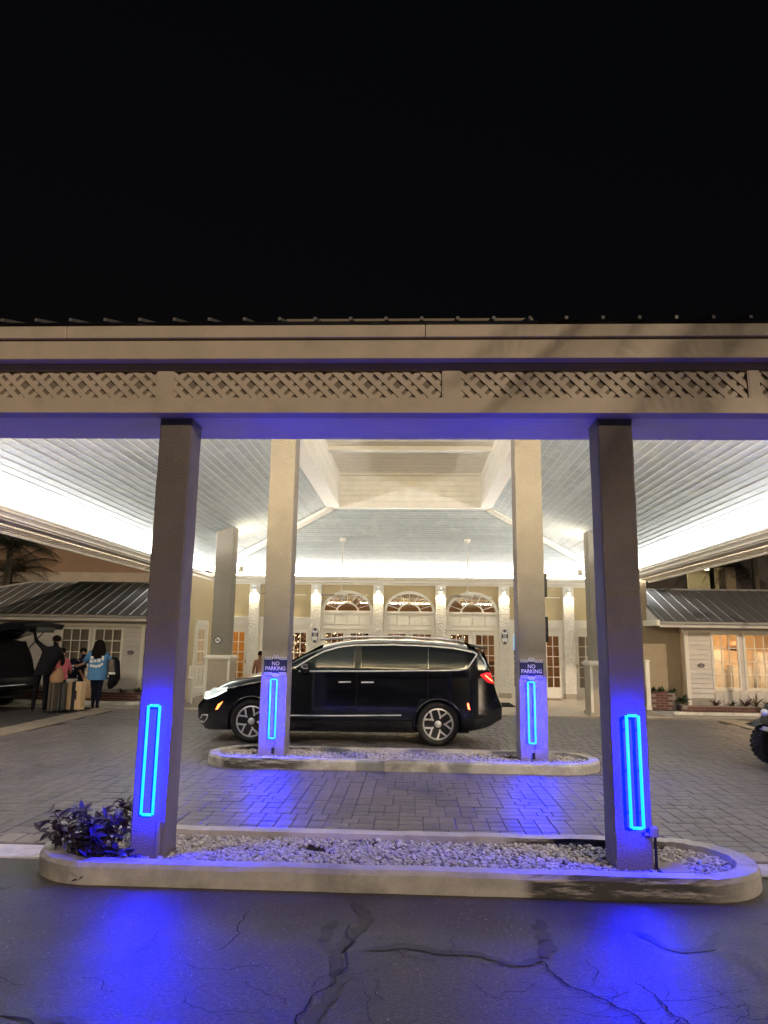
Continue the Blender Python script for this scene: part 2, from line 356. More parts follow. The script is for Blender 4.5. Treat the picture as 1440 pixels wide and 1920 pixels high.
lot = MB().add([(-40, 6.0, -.008), (-7.0, 6.0, -.008), (-7.0, 18.2, -.008), (-40, 18.2, -.008), (7.0, 6.0, -.008), (40, 6.0, -.008), (40, 17.6, -.008), (7.0, 17.6, -.008)], [(0, 1, 2, 3), (4, 5, 6, 7)]).build('parking_lot', 'asphalt_lot', fix=False)
tag(lot, kind='structure')
# -- driveway of pavers: joint bed, 300 single pavers that show largest, the rest joined
bed = MB().add([(-7.35, 6.3, -.003), (7.35, 6.3, -.003), (7.35, 17.42, -.003), (-7.35, 17.42, -.003)], [(0, 1, 2, 3)]).build('paver_driveway', 'joint', fix=False)
tag(bed, kind='structure')
U = .077
TPL = [[(i*3, j*2, 3, 2) for i in range(2) for j in range(3)], [(i*2, j*3, 2, 3) for i in range(3) for j in range(2)], [(i*2, j*2, 2, 2) for i in range(3) for j in range(3)],
       [(0, 0, 3, 2), (3, 0, 3, 2), (0, 2, 2, 2), (2, 2, 2, 2), (4, 2, 2, 2), (0, 4, 3, 2), (3, 4, 3, 2)], [(0, 0, 2, 3), (0, 3, 2, 3), (2, 0, 2, 2), (2, 2, 2, 2), (2, 4, 2, 2), (4, 0, 2, 3), (4, 3, 2, 3)],
       [(0, 0, 2, 2), (0, 2, 2, 2), (0, 4, 2, 2), (2, 0, 2, 3), (2, 3, 2, 3), (4, 0, 2, 2), (4, 2, 2, 2), (4, 4, 2, 2)]]
rp = random.Random(3); PV = []
bands = []
y = 6.44; k = 0
while y < 17.2:
    x = -7.2-rp.randint(0, 5)*U
    while x < 7.2:
        for (a, b, w, h) in TPL[rp.choice((0, 0, 1, 1, 2, 3, 4, 5))]:
            PV.append((x+a*U, y+b*U, w*U, h*U))
        x += 6*U
    y += 6*U
def bound(p): return p[0] > -7.0 and p[0]+p[2] < 7.0 and p[1]+p[3] < 17.0
PV = [p for p in PV if bound(p)]
def in_isle(p): return -2.7 < p[0] < 2.4 and 9.9 < p[1] < 10.8
def paver_geo(w, h, t, g=.0035, bv=.006):
    a, b = w/2-g, h/2-g
    vs = [(-a, -b, -.02), (a, -b, -.02), (a, b, -.02), (-a, b, -.02), (-a, -b, t-bv*.6), (a, -b, t-bv*.6), (a, b, t-bv*.6), (-a, b, t-bv*.6), (-a+bv, -b+bv, t), (a-bv, -b+bv, t), (a-bv, b-bv, t), (-a+bv, b-bv, t)]
    return vs, [(8, 9, 10, 11), (4, 5, 9, 8), (5, 6, 10, 9), (6, 7, 11, 10), (7, 4, 8, 11), (0, 1, 5, 4), (1, 2, 6, 5), (2, 3, 7, 6), (3, 0, 4, 7)]
def seen(p):
    X, Yy = p[0]/p[1], p[1]
    return -.50 < X+.04 < .46 and not (Yy < 7.2 and (-.345 < X < -.29 or .255 < X < .30)) and not (9.0 > Yy > 6.3 and (-.375 < X < -.30 or .25 < X < .33))
PV.sort(key=lambda p: p[1]+abs(p[0])*.02)
near = [p for p in PV if seen(p) and p[1] > 6.6][:290]; ns = set(near)
PM = {}
for p in near:
    key = (round(p[2], 3), round(p[3], 3), rp.randint(0, 1))
    if key not in PM:
        vs, fs = paver_geo(p[2], p[3], .012); me = bpy.data.meshes.new('paver'); me.from_pydata(vs, [], fs); me.materials.append(MATS['paver']); PM[key] = me
    o = link('paver', PM[key], bed); o.location = (p[0]+p[2]/2, p[1]+p[3]/2, rp.uniform(-.002, .0025)); o.rotation_euler = (rp.uniform(-.008, .008), rp.uniform(-.008, .008), rp.uniform(-.012, .012))
mb = MB()
for p in PV:
    if p in ns: continue
    vs, fs = paver_geo(p[2], p[3], .012+rp.uniform(-.002, .0025)); cx, cy = p[0]+p[2]/2, p[1]+p[3]/2; tx, ty = rp.uniform(-.008, .008), rp.uniform(-.008, .008)
    mb.add([(v[0]+cx, v[1]+cy, v[2]+v[0]*tx+v[1]*ty) for v in vs], fs)
o = mb.build('far_pavers', 'paver', bed, fix=False); o['kind'] = 'stuff'
# -- pale edging round the driveway
edge = MB().add([(-7.9, 5.78, -.004), (7.9, 5.78, -.004), (7.9, 6.45, -.004), (-7.9, 6.45, -.004)], [(0, 1, 2, 3)]).build('driveway_edging', 'grout', fix=False); tag(edge, kind='structure')
vs, fs = paver_geo(.185, .27, .014); me = bpy.data.meshes.new('edging_block'); me.from_pydata(vs, [], fs); me.materials.append(MATS['edging'])
x = -7.8
while x < 7.8:
    if not (-2.75 < x < 2.45):
        o = link('edging_block', me, edge); o.location = (x, 6.30, rp.uniform(-.002, .002)); o.rotation_euler = (0, 0, rp.uniform(-.01, .01))
    x += .19
vs, fs = paver_geo(.30, .26, .014); me2 = bpy.data.meshes.new('edging_block'); me2.from_pydata(vs, [], fs); me2.materials.append(MATS['edging'])
for sx in (-1, 1):
    yy = 6.6
    while yy < 17.0:
        for k in (0, 1):
            o = link('edging_block', me2, edge); o.location = (sx*(7.18+.30*k), yy, rp.uniform(-.002, .002))
        yy += .265
xx = -7.4
while xx < 7.5:
    o = link('edging_block', me, edge); o.location = (xx, 17.15, 0); o.rotation_euler = (0, 0, 0); xx += .19
ln = MB().box(-9, -2.6, 5.80, 6.12, -.01, .010).box(2.5, 9, 5.80, 6.12, -.01, .010).build('white_kerb_strip', 'white_line', edge, bevel=.006)

# -- planting islands under the columns
def island(name, label, x0, x1, y0, y1, h, wid, m, seed):
    rnd = random.Random(seed); t = thing(name, label, 'kerb', ((x0+x1)/2, (y0+y1)/2, 0), world=True)
    out = stadium(x0, x1, y0, y1, 14); inn = stadium(x0+wid, x1-wid, y0+wid*.9, y1-wid*.9, 14)
    lip = stadium(x0+.018, x1-.018, y0+.018, y1-.018, 14); n = len(out)
    def dense(P, k=1): return P
    rows = [(out, -.05), (out, h*.35), (out, h-.03), (lip, h), (inn, h-.002), (inn, h-.07)]
    # long straight sides get extra points so that the edge can be uneven
    def fill(P):
        R = []
        for i in range(len(P)):
            a, b = P[i], P[(i+1) % len(P)]; d = math.dist(a, b); R.append(a)
            if d > .5:
                for j in range(1, 24): R.append((a[0]+(b[0]-a[0])*j/24, a[1]+(b[1]-a[1])*j/24))
        return R
    rows = [(fill(P), z) for P, z in rows]; n = len(rows[0][0]); jz = [rnd.uniform(-.004, .004) for _ in range(n)]
    vs = []; fs = []
    for r, (P, z) in enumerate(rows):
        for i, (px, py) in enumerate(P): vs.append((px+rnd.uniform(-.003, .003), py+rnd.uniform(-.004, .004), z+(jz[i] if 1 < r < 5 else 0)))
    for r in range(len(rows)-1):
        for i in range(n): fs.append((r*n+i, r*n+(i+1) % n, (r+1)*n+(i+1) % n, (r+1)*n+i))
    MB().add(vs, fs).build('kerb', m, t, smooth=False)
    bedp = stadium(x0+wid-.01, x1-wid+.01, y0+wid*.9-.01, y1-wid*.9+.01, 14)
    MB().add([(a, b, h-.068) for a, b in bedp], [tuple(range(len(bedp)))]).build('soil_bed', 'ground_soil', t)
    return t
island('planting_island', 'long rounded painted kerb island nearest the road with gravel and a plant', -2.83, 2.57, 5.24, 6.32, .145, .155, 'kerb', 1)
island('planting_island', 'farther rounded pale kerb island with gravel beside the minivan', -2.86, 2.60, 9.76, 10.95, .145, .15, 'kerb_rear', 2)
def gravel(name, label, x0, x1, y0, y1, z, size, count, seed, holes, sub):
    rnd = random.Random(seed); bm = bmesh.new(); base = bmesh.new(); bmesh.ops.create_icosphere(base, subdivisions=sub, radius=1)
    bv = [v.co.copy() for v in base.verts]; bf = [tuple(v.index for v in f.verts) for f in base.faces]; base.free(); bm.free()
    mb = MB(); r = (y1-y0)/2
    for i in range(count):
        x, y = rnd.uniform(x0, x1), rnd.uniform(y0, y1)
        cx = min(max(x, x0+r), x1-r)
        if math.hypot(x-cx, y-(y0+r)) > r or any(a < x < b and c < y < d for a, b, c, d in holes): continue
        if (sin(x*2.3+seed)+sin(x*5.1+y*3)+.8*sin(y*9+x)) > 1.75+1.4*((y1-y)/(y1-y0)) : continue
        s = size*(rnd.uniform(.45, 1.15) if rnd.random() < .85 else rnd.uniform(1.2, 1.7)); e = (s*rnd.uniform(.8, 1.3), s*rnd.uniform(.7, 1.1), s*rnd.uniform(.5, .8))
        M = Matrix.Rotation(rnd.uniform(0, 6.3), 3, 'Z') @ Matrix.Rotation(rnd.uniform(-.5, .5), 3, 'X')
        zz = z+rnd.uniform(0, 1)*size*1.1
        mb.add([Vector((x, y, zz))+M @ Vector((v.x*e[0]*rnd.uniform(.85, 1.12), v.y*e[1], v.z*e[2])) for v in bv], bf)
    o = mb.build(name, 'gravel', smooth=True, fix=False); tag(o, label, 'gravel', kind='stuff')
gravel('gravel', 'pale river pebbles filling the near island', -2.66, 2.40, 5.40, 6.16, .088, .0165, 8600, 4, [(-2.12, -1.83, 5.55, 5.84), (1.48, 1.78, 5.55, 5.84), (1.78, 2.02, 5.52, 5.78), (-2.7, -2.3, 5.4, 5.8)], 2)
gravel('gravel', 'pale river pebbles filling the island beside the minivan', -2.70, 2.44, 9.92, 10.79, .09, .018, 6500, 5, [(-2.15, -1.77, 10.2, 10.6), (1.5, 1.9, 10.2, 10.6)], 1)

# -- terrace of diagonal tiles in front of the doors
ter = MB().box(-6.3, 6.1, 17.30, 22.5, -.05, .016).build('terrace', 'grout', fix=False); tag(ter, kind='structure')
TS = .46; me = bpy.data.meshes.new('tile'); a = TS/2-.005
def clip_poly(poly, x0, x1, y0, y1):
    for ax, lim, sg in ((0, x0, 1), (0, x1, -1), (1, y0, 1), (1, y1, -1)):
        out = []
        for i in range(len(poly)):
            p, q = poly[i], poly[(i+1) % len(poly)]; dp, dq = (p[ax]-lim)*sg, (q[ax]-lim)*sg
            if dp >= 0: out.append(p)
            if dp*dq < 0: s = dp/(dp-dq); out.append((p[0]+(q[0]-p[0])*s, p[1]+(q[1]-p[1])*s))
        poly = out
        if len(poly) < 3: return []
    return poly
cnt = 0; D = TS/sqrt(2)
for i in range(-40, 41):
    for j in range(-2, 30):
        cx = i*2*D+(j % 2)*D-.1; cy = 17.6+j*D
        d = D-.005
        P = clip_poly([(cx-d, cy), (cx, cy-d), (cx+d, cy), (cx, cy+d)], -6.28, 6.08, 17.62, 22.48)
        if len(P) < 3: continue
        if not (-4.9 < cx < 5.6): continue
        z0, z1 = .010, .022
        MB().prism(P, lambda a, b, c: (a, b, c), z0, z1).build('tile', 'tile', ter)
x = -6.26
while x < 6.0:
    box('border_tile', 'tile', (x, x+.395, 17.31, 17.61, .01, .022), ter); x += .40
# ================================================================== THE CANOPY
XL, XR, YF, YB = -6.35, 6.04, 6.13, 22.30      # inner lips of the cove
ZS, ZL = 3.52, 3.70                            # soffit height, lip height
SLP, ZC = .30, 3.92                            # ceiling pitch and its height above the lip
LX0, LX1, LY0, LY1 = -2.19, 2.02, 10.30, 18.20 # lantern opening
can = thing('entrance_canopy', 'large white and cream drive-through canopy with lit plank ceiling', 'canopy', (0, 5.5, 0), world=True)
# front: drip board, fascia, frieze, posts, backing
for a, b in ((-9.2, -2.83), (-2.826, .085), (.089, 9.0)): box('drip_board', 'cream_paint', (a, b, 5.265, 5.32, 4.095, 4.20), can, bevel=.006)
box('fascia', 'cream_paint', (-9.2, 9.0, 5.30, 5.414, 3.93, 4.093), can, bevel=.005)
box('fascia_lip', 'cream_paint', (-9.2, 9.0, 5.285, 5.31, 3.925, 3.945), can)
box('frieze_top', 'cream_paint', (-9.0, 8.8, 5.415, 5.56, 3.876, 4.02), can)
box('frieze_bottom', 'cream_paint', (-9.0, 8.8, 5.415, 5.56, 3.515, 3.643), can)
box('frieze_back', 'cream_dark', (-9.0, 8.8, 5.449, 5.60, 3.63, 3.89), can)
posts = [(-6.86, -6.74), (-4.47, -4.35), (-2.10, -1.98), (.24, .37), (2.66, 2.74), (4.98, 5.10), (7.3, 7.42)]
for a, b in posts: box('frieze_post', 'cream_paint', (a, b, 5.418, 5.555, 3.644, 3.875), can)
# lattice slats, one by one
def slat(x, sgn, x0, x1, yd):
    z0, z1 = 3.644, 3.875; h = z1-z0; w = .0415
    P = [(x-w*.7, z0), (x+w*.7, z0), (x+w*.7+sgn*h, z1), (x-w*.7+sgn*h, z1)]
    P = clip_poly(P, x0+.002, x1-.002, z0, z1)
    if len(P) >= 3: MB().prism(P, lambda a, b, c: (a, c, b), yd, yd+.006).build('lattice_slat', 'cream_paint', can)
for i in range(1, 4):
    a, b = posts[i][1], posts[i+1][0]
    x = a-.36; j = 0
    while x < b+.3:
        if x > -4.1: slat(x, 1, a, b, 5.440); slat(x+.235, -1, a, b, 5.433)
        j += 1; x += .099 if j % 2 else .141
    for e in (a+.006, b-.006): box('lattice_stop', 'cream_paint', (e-.006, e+.006, 5.421, 5.448, 3.644, 3.875), can)
a, b = posts[4][1], posts[5][0]; x = a-.3; j = 0
while x < 3.4:
    slat(x, 1, a, b, 5.440); slat(x+.235, -1, a, b, 5.433)
    j += 1; x += .099 if j % 2 else .141
# soffit boards under the front beam
y = 5.56
while y < 6.10:
    box('soffit_board', 'soffit', (-7.0, 6.6, y, y+.103, ZS, ZS+.02), can); y += .106
box('beam_core', 'soffit', (-7.0, 6.6, 5.58, 6.02, ZS+.021, 3.95), can)
box('beam_inner_lip', 'white_paint', (XL, XR, 6.02, YF, ZS+.021, ZL-.02), can)
# the metal roof with its seam ends
rz = lambda y: 4.215+(y-5.25)*.36
MB().add([(-9.2, 5.25, rz(5.25)), (9.0, 5.25, rz(5.25)), (6.0, 11, rz(11)), (-6.2, 11, rz(11))], [(0, 1, 2, 3)]).add([(-9.2, 5.27, rz(5.25)+.018), (9.0, 5.27, rz(5.25)+.018), (6.0, 11, rz(11)+.018), (-6.2, 11, rz(11)+.018)], [(0, 1, 2, 3)]).build('roof', 'metal_roof', can)
for i in range(-31, 31):
    x = i*.285+.06; xt = x*.72
    MB().add([(x-.012, 5.24, rz(5.24)+.019), (x+.012, 5.24, rz(5.24)+.019), (x+.012, 9, rz(9)+.019), (x-.012, 9, rz(9)+.019), (x-.012, 5.24, rz(5.24)+.045), (x+.012, 5.24, rz(5.24)+.045), (x+.012, 9, rz(9)+.045), (x-.012, 9, rz(9)+.045)],
             [(0, 3, 2, 1), (4, 5, 6, 7), (0, 1, 5, 4), (1, 2, 6, 5), (2, 3, 7, 6), (3, 0, 4, 7)]).build('roof_seam', 'metal_roof', can, fix=False)
# outer roof planes keep the night sky out
MB().add([(-9.2, 5.25, 4.25), (-6.2, 11, 6.35), (-6.2, 19, 6.35), (-9.2, 24, 4.25)], [(0, 1, 2, 3)]).add([(9.0, 5.25, 4.25), (6.0, 11, 6.35), (6.0, 19, 6.35), (9.0, 24, 4.25)], [(0, 1, 2, 3)]).add([(-6.2, 11, 6.35), (6, 11, 6.35), (6, 19, 6.35), (-6.2, 19, 6.35)], [(0, 1, 2, 3)]).build('roof_sides', 'metal_roof', can)
# crown moulding profile run along the side beams and the facade: steps (offset outwards from lip, z)
PROF = [(0, ZL), (0, ZL-.035), (.03, ZL-.04), (.03, ZL-.075), (.07, ZL-.095), (.10, ZL-.125), (.10, ZL-.155), (.16, ZL-.165), (.16, ZS), (.16, ZS+.0)]
def moulding(name, fn, d0, d1, outer, m='white_paint'):
    P = PROF[:-1]+[(outer, ZS), (outer, ZS+.05), (.24, ZS+.06), (.24, ZL-.12), (.05, ZL-.02)]
    MB().prism(P, fn, d0, d1).build(name, m, can)
moulding('side_beam', lambda a, b, d: (XL-a, d, b), 5.6, 20.3, .42)
moulding('side_beam', lambda a, b, d: (XR+a, d, b), 5.6, 20.3, .42)
# soffit strips under the side beams, outer fascia
for sx, X in ((-1, XL), (1, XR)):
    for k in range(3):
        x0 = X+sx*(.43+.075*k); box('side_soffit_board', 'soffit', (min(x0, x0+sx*.07), max(x0, x0+sx*.07), 6.1, 20.3, ZS-.012*k-.03, ZS-.012*k), can)
    x0 = X+sx*.66; box('side_fascia', 'white_paint', (min(x0, x0+sx*.05), max(x0, x0+sx*.05), 5.6, 20.3, ZS-.10, 4.0), can)
    box('cove_back', 'white_paint', (min(X+sx*.52, X+sx*.56), max(X+sx*.52, X+sx*.56), 5.8, 22.5, ZS+.07, 4.0), can)
P2 = [(0, ZL), (0, ZL-.04), (.03, ZL-.045), (.03, ZL-.085), (.08, ZL-.11), (.10, ZL-.14), (.10, ZL-.19), (.17, ZL-.20), (.17, ZL-.27), (.24, ZL-.27), (.24, ZL-.12), (.05, ZL-.02)]
MB().prism(P2, lambda a, b, d: (d, YB+a, b), XL-.2, XR+.2).build('cornice', 'white_paint', can)
for sx, X in ((-1, XL), (1, XR)):
    MB().prism(P2, lambda a, b, d: (X+sx*a, d, b), 20.3, 22.3).build('cornice', 'white_paint', can)
# ceiling planks -------------------------------------------------------------
rc = random.Random(11); BW = .138
def plank(quadfn, u0, u1, lo, hi, name='ceiling_board', m='board', th=.003, cuts=True):
    """u across the slope, lo(u)/hi(u) the ends along the run"""
    ends = [lo((u0+u1)/2), hi((u0+u1)/2)]
    L = ends[1]-ends[0]; cs = []
    if cuts:
        p = ends[0]+rc.uniform(1.5, 5.5)
        while p < ends[1]-1.0: cs.append(p); p += rc.uniform(3.6, 5.6)
    seg = [None]+cs+[None]
    for i in range(len(seg)-1):
        a0 = lo(u0) if seg[i] is None else seg[i]+.002; a1 = lo(u1) if seg[i] is None else seg[i]+.002
        b0 = hi(u0) if seg[i+1] is None else seg[i+1]-.002; b1 = hi(u1) if seg[i+1] is None else seg[i+1]-.002
        if b0-a0 < .02 and b1-a1 < .02: continue
        dz = rc.uniform(-.0015, .0015)
        vs = [quadfn(u0, a0, dz), quadfn(u1, a1, dz), quadfn(u1, b1, dz), quadfn(u0, b0, dz), quadfn(u0, a0, th), quadfn(u1, a1, th), quadfn(u1, b1, th), quadfn(u0, b0, th)]
        MB().add(vs, [(0, 3, 2, 1), (4, 5, 6, 7), (0, 1, 5, 4), (1, 2, 6, 5), (2, 3, 7, 6), (3, 0, 4, 7)]).build(name, m, can, fix=False)
def groove_glint(quadfn, u, lo, hi):  # thin pale strip imitating the light caught along a board groove
    w, h = .0048, .004
    vs = []
    for d in (lo(u), hi(u)):
        vs += [quadfn(u-w, d, .001), quadfn(u-w*.6, d, -h), quadfn(u+w*.6, d, -h), quadfn(u+w, d, .001)]
    MB().add(vs, [(0, 1, 5, 4), (1, 2, 6, 5), (2, 3, 7, 6), (3, 2, 1, 0), (4, 5, 6, 7)]).build('joint_glint', 'groove_glint', can, fix=False)
zc = lambda u: ZC+SLP*u          # u = distance inwards from the lip
CS = cos(math.atan(SLP)); step = BW*CS; gap = .013
NB = int((LX0-XL+.35)/step)
for side in (-1, 1):
    X = XL if side < 0 else XR; um = (LX0-XL) if side < 0 else (XR-LX1)
    qf = lambda u, d, t: (X-side*u, d, zc(u)+t)
    u = -.38
    while u < um-.02:
        plank(qf, u+gap/2, min(u+step-gap/2, um), lambda q: YF-.1+max(q, -.1), lambda q: YB-max(q, -.15)*((YB-LY1)/um)); u += step
        if u < um-.02: groove_glint(qf, u, lambda q: YF-.1+max(q, -.1), lambda q: YB-max(q, -.15)*((YB-LY1)/um))
    MB().add([qf(-.4, 5.95, .0042), qf(um, 5.95+um, .0042), qf(um, 22.4-um, .0042), qf(-.4, 22.5, .0042)], [(0, 1, 2, 3)]).build('ceiling_backing', 'board_back', can)
um = YB-LY1
qb = lambda u, d, t: (d, YB-u, zc(u)*1.0+t)
u = -.12
while u < um-.02:
    plank(qb, u+gap/2, min(u+step-gap/2, um), lambda q: XL+max(q, -.1)*((LX0-XL)/um), lambda q: XR-max(q, -.1)*((XR-LX1)/um)); u += step
    if u < um-.02: groove_glint(qb, u, lambda q: XL+max(q, -.1)*((LX0-XL)/um), lambda q: XR-max(q, -.1)*((XR-LX1)/um))
MB().add([qb(-.18, XL-.2, .0042), qb(-.18, XR+.2, .0042), qb(um, LX1+.05, .0042), qb(um, LX0-.05, .0042)], [(0, 1, 2, 3)]).build('ceiling_backing', 'board_back', can)
umf = LY0-YF
qf2 = lambda u, d, t: (d, YF+u, zc(u)+t)
mbf = MB(); u = -.05
while u < umf:
    a, b = u+gap/2, min(u+step-gap/2, umf); l = lambda q: XL+q*((LX0-XL)/umf); r = lambda q: XR-q*((XR-LX1)/umf)
    mbf.add([qf2(a, l(a), 0), qf2(a, r(a), 0), qf2(b, r(b), 0), qf2(b, l(b), 0)], [(0, 1, 2, 3)]); u += step
o = mbf.build('front_slope_boards', 'board', can, fix=False); o['kind'] = 'stuff'
MB().add([qf2(-.1, XL, .0042), qf2(-.1, XR, .0042), qf2(umf, LX1, .0042), qf2(umf, LX0, .0042)], [(0, 1, 2, 3)]).build('ceiling_backing', 'board_back', can)
# hip boards: a plank pair standing along each rear hip
ZT = zc(LX0-XL)
for sx, X, lx in ((-1, XL, LX0), (1, XR, LX1)):
    a = Vector((X, YB, ZC)); b = Vector((lx, LY1, ZT)); d = (b-a); h = Vector((d.x, d.y, 0)).normalized(); n = Vector((-h.y, h.x, 0))
    vs = []
    for p in (a-d*.02, b):
        for k, z in ((-.11, -.10), (.11, -.10), (.11, .01), (-.11, .01)): vs.append(p+n*k+Vector((0, 0, z)))
    MB().add(vs, [(0, 1, 2, 3), (7, 6, 5, 4), (0, 4, 5, 1), (1, 5, 6, 2), (2, 6, 7, 3), (3, 7, 4, 0)]).build('hip_board', 'white_trim', can)
# lantern: flat rim, plank walls, ceiling with a slot
LZ = ZT-.03; IX0, IX1, IY0, IY1 = LX0+.26, LX1-.26, LY0+.2, LY1-.13; LH = 6.02
box('lantern_rim', 'white_trim', (LX0-.06, LX1+.06, LY1-.14, LY1+.05, LZ-.02, LZ+.03), can)
box('lantern_rim', 'white_trim', (LX0-.06, LX1+.06, LY0-.05, LY0+.2, LZ-.02, LZ+.03), can)
box('lantern_rim', 'white_trim', (LX0-.08, LX0+.27, LY0+.21, LY1-.15, LZ-.018, LZ+.03), can)
box('lantern_rim', 'white_trim', (LX1-.27, LX1+.08, LY0+.21, LY1-.15, LZ-.018, LZ+.03), can)
z = LZ+.03
while z < LH+.6:
    box('lantern_board', 'cream_board', (IX0, IX1, IY1, IY1+.02, z, z+.131), can)
    box('lantern_board', 'cream_board', (IX0-.02, IX0, IY0, IY1, z, z+.131), can)
    box('lantern_board', 'cream_board', (IX1, IX1+.02, IY0, IY1, z, z+.131), can); z += .136
box('lantern_ledge', 'white_trim', (IX0, IX1, IY1-.16, IY1-.001, LH-.05, LH+.03), can)
box('lantern_shell', 'cream_dark', (IX0-.1, IX1+.1, IY0-.1, IY1+.1, LH+.65, LH+.7), can)
y = IY1-.17
while y > IY0:
    if not (15.60 < y < 15.98): box('lantern_ceiling_board', 'cream_board', (IX0+.001, IX1-.001, y-.131, y, LH, LH+.02), can)
    y -= .136
box('lantern_beam', 'white_trim', (IX0, IX1, 15.30, 15.52, LH-.10, LH-.005), can)
for k in range(5):
    x = IX0+.05+(IX1-IX0-.13)*k/4; box('slot_post', 'white_trim', (x, x+.035, 15.58, 15.95, LH-.01, LH+.02), can)
box('slot_void', 'dark', (IX0, IX1, 15.5, 16.05, LH+.12, LH+.14), can)
# LED strips lying in the cove
def cove(a, b, dx, dy, m='cove_led'):
    """a narrow strip standing in the trough, tilted up and in towards the room"""
    n = Vector((dx, dy, 0))*.008
    vs = [Vector(a)-n*.5+Vector((0, 0, .03)), Vector(b)-n*.5+Vector((0, 0, .03)), Vector(b)+n*.5-Vector((0, 0, .03)), Vector(a)+n*.5-Vector((0, 0, .03))]
    MB().add(vs, [(0, 1, 2, 3)]).build('cove_light_strip', m, can, fix=False)
zl = ZL-.006
cove((XL-.27, 6.4, zl), (XL-.27, 22.2, zl), 1, 0)
cove((XR+.27, 6.4, zl), (XR+.27, 22.2, zl), -1, 0)
cove((XL+.1, YB+.13, zl), (XR-.1, YB+.13, zl), 0, -1, 'cove_led_back')
cove((XL+.1, 6.05, zl), (XR-.1, 6.05, zl), 0, 1, 'cove_led_warm')

# ------------------------------------------------------------------ columns
def column(label, x0, x1, y0, y1, ztop, slope=None):
    t = thing('column', label, 'column', ((x0+x1)/2, (y0+y1)/2, 0), group='stucco columns of the canopy', world=True)
    n = 46; mb = MB(); rnd = random.Random(int(x0*100)); vs = []; r = .012; zb = .03
    prof = [(x0+r, y0), (x1-r, y0), (x1, y0+r), (x1, y1-r), (x1-r, y1), (x0+r, y1), (x0, y1-r), (x0, y0+r)]
    for i in range(n+1):
        z = zb+(ztop-zb)*i/n
        for px, py in prof:
            zz = z
            if i == n and slope: zz = slope(px)
            vs.append((px+rnd.uniform(-.0022, .0022), py+rnd.uniform(-.0022, .0022), zz))
    fs = [(i*8+k, i*8+(k+1) % 8, (i+1)*8+(k+1) % 8, (i+1)*8+k) for i in range(n) for k in range(8)]+[tuple(range(n*8, n*8+8))]
    mb.add(vs, fs); mb.build('shaft', 'stucco' if y0 < 8 else 'stucco_rear', t); return t
cl = [column('near left stucco column rising from the front island beside the plant', -2.11, -1.84, 5.56, 5.83, ZS), column('near right stucco column rising from the front island', 1.49, 1.77, 5.56, 5.84, ZS),
      column('stucco column in front of the minivan hood, left no parking sign', -2.15, -1.77, 10.20, 10.58, 5.3), column('stucco column behind the minivan tail, right no parking sign', 1.50, 1.89, 10.20, 10.58, 5.3)]
for k, (x0, x1) in enumerate(((-2.11, -1.84), (1.49, 1.77))):
    box('top_plate', 'cream_paint', (x0-.008, x1+.008, 5.552, 5.85, ZS-.009, ZS-.003), cl[k])
for lab, x0, x1, sg in (('far left stucco column on a panelled base with a no smoking sign', -4.93, -4.49, -1), ('far right stucco column on a panelled base near the white post', 4.30, 4.74, 1)):
    sl_ = (lambda px: ZC+SLP*(px-XL)-.002) if sg < 0 else (lambda px: ZC+SLP*(XR-px)-.002)
    t = column(lab, x0, x1, 17.35, 17.79, 4.2, sl_)
    c = (x0+x1)/2; h = .33; yb = 17.57
    for nm, e, z0, z1, m in (('base_box', h-.03, .02, 1.22, 'stucco_fine'), ('base_cap', h+.03, 1.222, 1.26, 'white_trim'), ('base_cap_mould', h, 1.19, 1.221, 'white_trim'), ('base_cap_upper', h-.02, 1.261, 1.30, 'white_trim'), ('base_plinth', h, .021, .11, 'stucco_fine')):
        box(nm, m, (c-e, c+e, yb-e, yb+e, z0, z1), t, bevel=.004)
    for dx in (-1, 1):
        box('corner_board', 'white_trim', (c+dx*(h-.055)-.03, c+dx*(h-.055)+.03, yb-h+.022, yb-h+.032, .112, 1.188), t)

# ------------------------------------------------------------------ blue LED frames on the columns
def led(label, xc, y, z0, z1, w=.088):
    t = thing('led_light_frame', label, 'light', (xc, y, z0), group='blue LED frames on the columns', world=True)
    r = .0115; yy = y-.045
    def bar(nm, a, b):
        return MB().tube([a, b], r, 6).build(nm, 'led_tube', t, smooth=True)
    x0, x1 = xc-w/2, xc+w/2
    bar('side_tube', (x0, yy, z0), (x0, yy, z1)); bar('side_tube', (x1, yy, z0), (x1, yy, z1))
    bar('end_tube', (x0+.009, yy, z0), (x1-.009, yy, z0)); bar('end_tube', (x0+.009, yy, z1), (x1-.009, yy, z1))
    for z in (z0+.1, (z0+z1)/2, z1-.1):
        for x in (x0, x1): box('clip', 'conduit', (x-.004, x+.004, y-.036, y+.002, z-.004, z+.004), t)
    return t
led('tall blue LED rectangle on the near left column', -1.975, 5.555, .41, 1.20)
led('tall blue LED rectangle on the near right column', 1.645, 5.555, .40, 1.19)
led('blue LED rectangle under the left no parking sign', -1.95, 10.195, .35, 1.15)
led('blue LED rectangle under the right no parking sign', 1.66, 10.195, .35, 1.17)
for xc, yy, zb, zt, lab in ((-1.93, 10.197, .12, .34, 'left'), (1.68, 10.197, .12, .34, 'right')):
    t = thing('power_plug', 'small dark plug and cable below the %s rear LED rectangle' % lab, 'cable', (xc, yy, zb), world=True)
    box('plug', 'cartrim', (xc-.018, xc+.018, yy-.03, yy, zb+.02, zb+.10), t)
    MB().tube([(xc, yy-.012, zb+.10), (xc+.03, yy-.014, zb+.16), (xc+.015, yy-.012, zt)], .004, 6).build('cable', 'cartrim', t)
t = thing('conduit_cover', 'grey conduit strip at the foot of the near left column', 'conduit', (-1.93, 5.55, .08), world=True)
box('cover', 'conduit', (-1.905, -1.875, 5.535, 5.557, .08, .36), t, bevel=.004); box('cover_base', 'conduit', (-1.91, -1.87, 5.532, 5.557, .06, .079), t)
